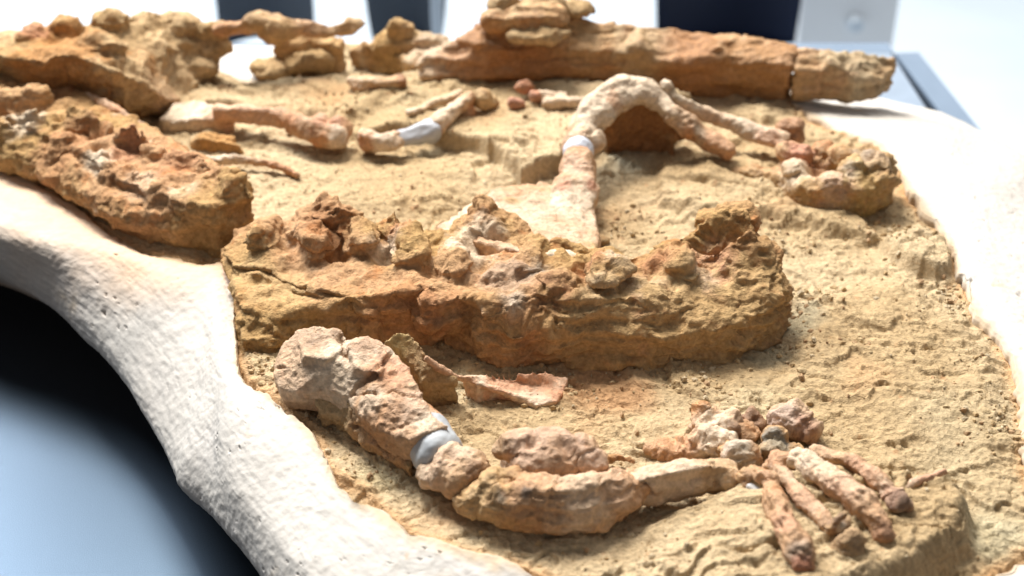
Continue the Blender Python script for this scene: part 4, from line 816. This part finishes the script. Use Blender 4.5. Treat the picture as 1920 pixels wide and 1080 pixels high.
# ================================================================== FOREARM
fa = empty('forearm_bone', P(1100, 1000, 0), 'long brown forearm bone in front running from the elbow to the wrist', 'fossil bone')
solid('shaft', [
    tube([(900, 925, .018, 36), (950, 935, .022, 46), (1030, 945, .022, 50), (1110, 940, .022, 48), (1160, 925, .021, 42), (1186, 915, .020, 38)], 22),
    slab([(905, 912, .034), (960, 918, .040), (1040, 918, .043), (1110, 912, .042), (1160, 900, .040), (1188, 896, .036), (1186, 878, .036), (1120, 885, .040), (1040, 888, .042), (960, 890, .040), (920, 890, .034)], [], .008, -.003),
    ball(925, 905, .032, 32, .8, .7), ball(880, 945, .014, 34, .8, .7), ball(960, 895, .036, 26, .7, .6)],
    M_BONE, .0014, 2, 'redrock', .03, .0022, 42, .0009, 170, strata=.0011, strata_s=(7, 7, 120), rough=[(930, 925, 50, .6, .03), (890, 945, 40, .5, .015)],
    zones=[(1060, 955, 150, (0.47, 0.25, 0.12), .02, .8), (1100, 900, 90, C_WHT, .042, .6), (1000, 905, 60, C_BONE, .042, .7), (935, 928, 15, (0.08, 0.07, 0.06), .036, .9), (985, 918, 12, (0.10, 0.08, 0.07), .042, .8), (910, 940, 50, (0.52, 0.36, 0.2), .02, .7), (1150, 930, 50, (0.55, 0.34, 0.22), .02, .6)], parent=fa)
solid('shaft_fragment', [tube([(1200, 912, .020, 36), (1240, 906, .020, 36), (1290, 898, .020, 36), (1335, 892, .020, 34), (1368, 892, .020, 30)], 20), slab([(1196, 898, .034), (1240, 890, .037), (1290, 880, .040), (1340, 872, .038), (1365, 876, .034), (1340, 858, .036), (1290, 862, .038), (1240, 874, .036), (1200, 882, .034)], [], .008, -.003)],
    M_BONE, .0014, 2, 'bone', .03, .0018, 50, .0008, 170, zones=[(1250, 915, 70, (0.55, 0.33, 0.20), .015, .7), (1340, 900, 50, (0.50, 0.33, 0.18), .02, .7), (1260, 880, 60, C_WHT, .038, .6)], cracks=[([(1210, 880, .037), (1205, 900, .035), (1225, 925, .02)], .002, .003), ([(1340, 862, .037), (1338, 885, .036), (1345, 915, .02)], .002, .004)], parent=fa)
T(solid('elbow_bone', [ball(975, 836, .040, 44, .7, .7), ball(945, 845, .036, 22, .8, .8), ball(1030, 846, .040, 60, .7, .6), ball(1085, 842, .040, 34, .7, .7), ball(1110, 868, .034, 36, .7, .7), ball(1020, 876, .034, 60, .5, .6), slab([(940, 860, .02), (1000, 890, .03), (1130, 885, .03), (1140, 860, .03), (1050, 830, .03), (960, 825, .03)], [], .0, .0)],
    M_BONE, .0014, 2, 'bone', .04, .0026, 45, .0011, 160, ridge=.0015, ridge_s=60, rough=[(1000, 840, 60, .35, .04), (1080, 850, 50, .3, .04)], dents=[(1060, 858, 24, -.006), (1000, 850, 20, -.005)],
    zones=[(980, 840, 50, (0.48, 0.33, 0.26), .045, .7), (1050, 845, 60, (0.55, 0.40, 0.33), .045, .7), (1110, 870, 30, (0.64, 0.48, 0.40), .036, .8), (940, 850, 24, (0.44, 0.30, 0.18), .035, .7), (1040, 880, 50, (0.46, 0.28, 0.17), .03, .6)]),
  'knobbly grey pink bone lump sitting behind the forearm bone')
T(solid('bone_chip', [tube([(1140, 868, .008, 7), (1165, 858, .010, 9), (1195, 866, .008, 6)])], M_ROCK, .0014, 2, 'redrock', .01, .0015, 80, zones=[(1165, 860, 30, (0.44, 0.25, 0.15), .01, .8)]), 'tiny brown chip on the sand between the elbow lump and the wrist', 'bone chip')
# ================================================================== WRIST
wr = 'small wrist bones clustered at the base of the hand'
def wrist(shells, lab, kind='redrock', zones=(), rough=(), hz=.02):
    T(solid('wrist_bone', shells, M_BONE, .0013, 2, kind, hz, .0024, 60, .0013, 170, ridge=.0014, ridge_s=75, chip=.0030, chip_s=75, melt=2, warp=.003, rough=rough, zones=zones), lab, 'wrist bone', wr)
wrist([ball(1335, 792, .012, 40, .9, .6), ball(1318, 772, .018, 15, .9, 1.5), ball(1365, 800, .012, 30, .9, .8)], 'white and orange wrist bone with a small upright point', 'bone', [(1312, 765, 20, (0.60, 0.30, 0.13), .02, .8), (1345, 790, 34, C_WHT, .022, .7), (1382, 806, 22, (0.25, 0.15, 0.10), .015, .8)], [(1370, 795, 30, .8, .015)])
wrist([ball(1340, 826, .012, 44, .8, .5), ball(1300, 838, .006, 34, .8, .5), ball(1250, 848, .004, 34, .7, .5)], 'low orange and white wrist bone joined to the end of the forearm', 'bone', [(1330, 830, 32, C_WHT, .02, .6), (1260, 846, 44, (0.58, 0.32, 0.18), .005, .7)], [(1250, 845, 40, .5, .005)])
wrist([ball(1484, 790, .012, 42, .8, .65), ball(1510, 802, .010, 28, .8, .6)], 'speckled lilac white wrist bone, farthest back of the cluster', 'bone', [(1478, 782, 40, (0.58, 0.47, 0.44), .025, .7), (1510, 806, 26, (0.36, 0.20, 0.14), .012, .7)], [(1490, 795, 50, .6, .015)])
wrist([ball(1415, 790, .010, 20, .9, .8), ball(1400, 812, .010, 26, .9, .6)], 'small dark brown wrist bone between the two largest pale ones', 'redrock', [(1412, 785, 24, (0.26, 0.16, 0.11), .014, .8)], [(1410, 790, 30, .8, .012)])
wrist([ball(1452, 822, .014, 24, .9, 1.0), ball(1450, 848, .012, 26, .9, .8), ball(1480, 846, .01, 26, .8, .6)], 'dark grey pitted wrist bone in the middle of the cluster', 'redrock', [(1455, 822, 24, (0.22, 0.23, 0.23), .02, .9), (1450, 848, 26, (0.36, 0.30, 0.22), .015, .7)], [(1450, 835, 40, .6, .015)])
wrist([ball(1390, 858, .014, 36, .8, .8), ball(1372, 848, .012, 26, .8, .8), ball(1395, 880, .008, 34, .8, .8)], 'ochre and white wrist bone right against the forearm tip', 'redrock', [(1382, 850, 28, (0.62, 0.58, 0.56), .022, .7), (1395, 870, 30, (0.32, 0.27, 0.20), .016, .5)], [(1395, 865, 40, .6, .015)])
wrist([ball(1462, 868, .024, 26, .8, .7), ball(1445, 872, .020, 20, .8, .7)], 'brown wrist bone above the start of the second finger', 'redrock', [(1460, 868, 30, (0.50, 0.30, 0.20), .024, .6)], [(1460, 868, 30, .4, .024)])
# ================================================================== HAND
fg = 'finger bones of the hand at the lower right'
f1 = empty('finger_bone', P(1470, 1000, .03), 'nearest finger bone, thick and pink with a grey filler patch at its base', 'finger bone', fg)
solid('base_fragment', [tube([(1392, 908, 0.024, 17), (1412, 890, 0.032, 17), (1440, 896, 0.036, 17), (1452, 912, 0.034, 14)]), tube([(1390, 905, 0.022, 14), (1392, 925, 0.014, 12)])], M_BONE, .0013, 2, 'redrock', .03, .002, 70, .001, 180, rough=[(1410, 895, 34, .4, .035)], zones=[(1430, 900, 26, (0.62, 0.40, 0.28), .04, .7), (1400, 905, 20, (0.44, 0.28, 0.18), .03, .7)], parent=f1)
solid('filler_patch', [tube([(1412, 916, 0.025, 17), (1432, 932, 0.025, 16)])], M_RESIN, .0013, 3, colour=(0.44, 0.42, 0.40), amp=.0005, fine=.0002, parent=f1)
solid('shaft', [tube([(1444, 922, 0.032, 19), (1456, 950, 0.036, 23), (1472, 985, 0.036, 24), (1490, 1020, 0.035, 28), (1502, 1048, 0.033, 23), (1506, 1062, 0.031, 17)], 18)], M_BONE, .0012, 1, 'bone', .04, .0014, 70, .0008, 190, chip=.0022, chip_s=60, melt=1, grain=((1444, 922, .036), (1506, 1062, .030), .0011, 150),
    zones=[(1455, 935, 22, C_BONE, .048, .8), (1470, 975, 36, (0.54, 0.31, 0.21), .045, .7), (1500, 1025, 26, (0.42, 0.32, 0.26), .045, .8), (1504, 1058, 18, (0.42, 0.18, 0.12), .035, .8), (1508, 1035, 12, (0.6, 0.6, 0.58), .045, .5)], rough=[(1500, 1015, 30, .4, .045)], dents=[(1472, 955, 10, -.004, .045), (1502, 975, 9, -.004, .04)], parent=f1)
T(solid('finger_bone', [tube([(1462, 884, 0.034, 15), (1485, 910, 0.035, 15), (1512, 940, 0.035, 15), (1540, 972, 0.034, 15), (1552, 988, 0.033, 13)], 16)], M_BONE, .0012, 1, 'bone', .04, .001, 70, .0008, 190, chip=.0018, chip_s=70, melt=1, grain=((1462, 884, .036), (1552, 988, .035), .0010, 160), zones=[(1500, 925, 50, (0.56, 0.33, 0.22), .042, .7), (1535, 960, 30, C_BONE, .044, .6)]),
  'slender straight pink finger bone, second from the nearest', 'finger bone', fg)
T(solid('finger_bone', [tube([(1492, 858, 0.034, 17), (1510, 868, 0.036, 19), (1545, 892, 0.037, 22), (1580, 915, 0.038, 25), (1615, 942, 0.038, 26), (1645, 975, 0.036, 24), (1662, 1000, 0.032, 19), (1668, 1010, 0.028, 14)], 18)], M_BONE, .0012, 1, 'bone', .04, .0014, 60, .0008, 180, chip=.0022, chip_s=60, melt=1, grain=((1492, 858, .036), (1668, 1010, .030), .0012, 150),
    rough=[(1655, 1000, 22, .4, .035)], zones=[(1505, 862, 14, (0.6, 0.52, 0.45), .045, .6), (1516, 876, 8, (0.3, 0.34, 0.38), .046, .8), (1570, 908, 46, (0.56, 0.34, 0.24), .048, .6), (1620, 940, 34, C_BONE, .05, .5), (1660, 1000, 24, (0.44, 0.25, 0.16), .035, .8)], cracks=[([(1550, 888, .05), (1570, 905, .05), (1562, 925, .045)], .0016, .003), ([(1590, 905, .05), (1620, 925, .05), (1632, 935, .05)], .0016, .003)]),
  'thickest and longest finger bone, third from the nearest', 'finger bone', fg)
T(solid('finger_bone', [tube([(1522, 842, 0.032, 11), (1560, 856, 0.034, 13), (1600, 868, 0.036, 15), (1632, 888, 0.037, 17), (1662, 915, 0.036, 17), (1682, 938, 0.033, 14)], 16), ball(1682, 942, .034, 18, .9, .8), ball(1700, 945, .033, 12, .9, .8)], M_BONE, .0012, 1, 'bone', .04, .0013, 70, .0008, 180, chip=.0020, chip_s=65, melt=1, grain=((1522, 842, .036), (1682, 938, .030), .0011, 150), rough=[(1680, 940, 28, .7, .034)],
    zones=[(1560, 856, 50, C_BONE, .04, .6), (1610, 872, 36, (0.56, 0.32, 0.22), .045, .6), (1670, 928, 26, (0.42, 0.24, 0.17), .04, .7), (1686, 945, 20, (0.16, 0.09, 0.06), .034, .8)]),
  'farthest finger bone of the hand, ending in a dark pitted tip', 'finger bone', fg)
T(solid('bone_splinter', [tube([(1690, 918, .030, 5), (1715, 905, .031, 8), (1745, 893, .032, 9), (1772, 884, .032, 6)], 10)], M_BONE, .0013, 2, 'bone', .03, .0008, 80, zones=[(1740, 893, 50, (0.55, 0.30, 0.20), .03, .8)]), 'thin reddish splinter pointing right beyond the finger tips', 'bone splinter')
T(solid('claw_bone', [ball(1592, 1020, .034, 28, .8, 1.05), ball(1590, 1030, .030, 30, .9, .7)], M_ROCK, .0013, 2, 'rock', .03, .0012, 60, zones=[(1592, 1015, 40, (0.42, 0.27, 0.16), .035, .7)]), 'rounded upright brown knob between the two thickest finger bones', 'claw bone')
T(solid('bone_splinter', [tube([(1556, 992, .034, 10), (1570, 978, .040, 9), (1586, 958, .048, 7)], 10), tube([(1560, 994, .032, 10), (1586, 980, .036, 12), (1594, 966, .038, 7)], 10)], M_BONE, .0012, 1, 'redrock', .035, .0012, 80, zones=[(1572, 972, 26, (0.20, 0.13, 0.10), .04, .8), (1580, 985, 10, (0.6, 0.56, 0.5), .038, .7)]), 'dark upright shard at the tip of the slender second finger', 'bone splinter')

# ================================================================== BEHIND THE TABLE, OUT OF FOCUS
M_GREY = mat_plain('grey_shell', (0.10, 0.125, 0.16), 0.5, 0.4, 6, 0.06)
M_NAVY = mat_plain('navy_shell', (0.008, 0.016, 0.045), 0.5, 0.4, 6, 0.15)
M_STEEL = mat_plain('pale_steel', (0.6, 0.68, 0.76), 0.35, 0.5, 6, 0.03)
def chair(x0, x1, Y, zl, taper, mat, label, round_=0.0):
    """back shell spans x0..x1 (metres at depth Y), its lower edge at zl"""
    xc, hw = (x0 + x1) / 2, (x1 - x0) / 2
    t = empty('chair', (xc, Y, -1.02), label, 'chair', 'chairs standing beyond the table')
    nx, nz = 15, 14; V = []; F = []
    for s in (0, 1):
        for j in range(nz):
            q = j / (nz - 1); z = zl + q * 0.52; k = 1 - taper * (1 - q); 
            if q > .85: k *= 1 - 0.25 * ((q - .85) / .15) ** 2
            if round_ and q < .3: k *= 1 - round_ * (1 - q / .3) ** 2
            for i in range(nx):
                a = i / (nx - 1) * 2 - 1; V.append((xc + a * hw * k, Y + 0.05 - 0.06 * a * a + 0.05 * q + s * 0.012, z))
    def id(s, j, i): return s * nx * nz + j * nx + i
    for j in range(nz - 1):
        for i in range(nx - 1):
            F.append((id(0, j, i), id(0, j, i + 1), id(0, j + 1, i + 1), id(0, j + 1, i))); F.append((id(1, j, i), id(1, j + 1, i), id(1, j + 1, i + 1), id(1, j, i + 1)))
    for i in range(nx - 1):
        for j in (0, nz - 1): F.append((id(0, j, i), id(1, j, i), id(1, j, i + 1), id(0, j, i + 1)))
    for j in range(nz - 1):
        for i in (0, nx - 1): F.append((id(0, j, i), id(0, j + 1, i), id(1, j + 1, i), id(1, j, i)))
    link('backrest', V, F, mat, t)
    bm = bmesh.new(); boxmesh(bm, xc - hw * .95, xc + hw * .95, Y - 0.42, Y + 0.05, zl - 0.05, zl - 0.02, 0.012); bmobj('seat', bm, mat, t)
    for sx in (-1, 1):
        for sy in (-.38, .02):
            bm = bmesh.new(); x = xc + sx * hw * .85; boxmesh(bm, x - .013, x + .013, Y + sy - .013, Y + sy + .013, -1.02, zl - 0.051, .003); bmobj('leg', bm, M_STEEL, t)
def X(px, Y, py=30): return PD(px, py, Y).x
zb = PD(500, 62, 2.9).z - 0.03
chair(X(424, 3.0), X(603, 3.0), 2.9, zb, 0.02, M_GREY, 'grey moulded chair, left of the pair beyond the far limb bone')
chair(X(688, 3.0), X(850, 3.0), 2.9, zb, 0.10, M_GREY, 'grey moulded chair behind the thin pale post', .15)
chair(X(1202, 2.9), X(1500, 2.9), 2.8, PD(1300, 62, 2.8).z - .05, 0.16, M_NAVY, 'dark navy chair back showing above the log like bone')
pt = empty('post', (X(819, 2.5), 2.5, -1.02), 'thin pale blue post in front of the right hand grey chair', 'post')
bm = bmesh.new(); x = X(819, 2.5); boxmesh(bm, x - .0105, x + .0105, 2.49, 2.51, -1.0, .5, .002); bmobj('shaft', bm, M_STEEL, pt)
bm = bmesh.new(); boxmesh(bm, x - .09, x + .09, 2.41, 2.59, -1.018, -1.001, .004); bmobj('foot_plate', bm, M_STEEL, pt)
pn = empty('notice_board', (X(1600, 3.1), 3.1, -1.02), 'blank white upright panel with a small round bolt, right of the navy chair', 'board')
bm = bmesh.new(); boxmesh(bm, X(1499, 3.1), X(1682, 3.1), 3.1, 3.16, -1.018, .6, .004); bmobj('front_panel', bm, M_WHITE, pn)
b0 = PD(1603, 42, 3.1)
bm = bmesh.new(); bmesh.ops.create_cone(bm, cap_ends=True, segments=24, radius1=.020, radius2=.015, depth=.022)
bmesh.ops.rotate(bm, verts=bm.verts[:], cent=(0, 0, 0), matrix=__import__('mathutils').Matrix.Rotation(R(90), 3, 'X')); bmesh.ops.translate(bm, verts=bm.verts[:], vec=(b0.x, 3.0875, b0.z)); bmobj('bolt', bm, M_STEEL, pn)
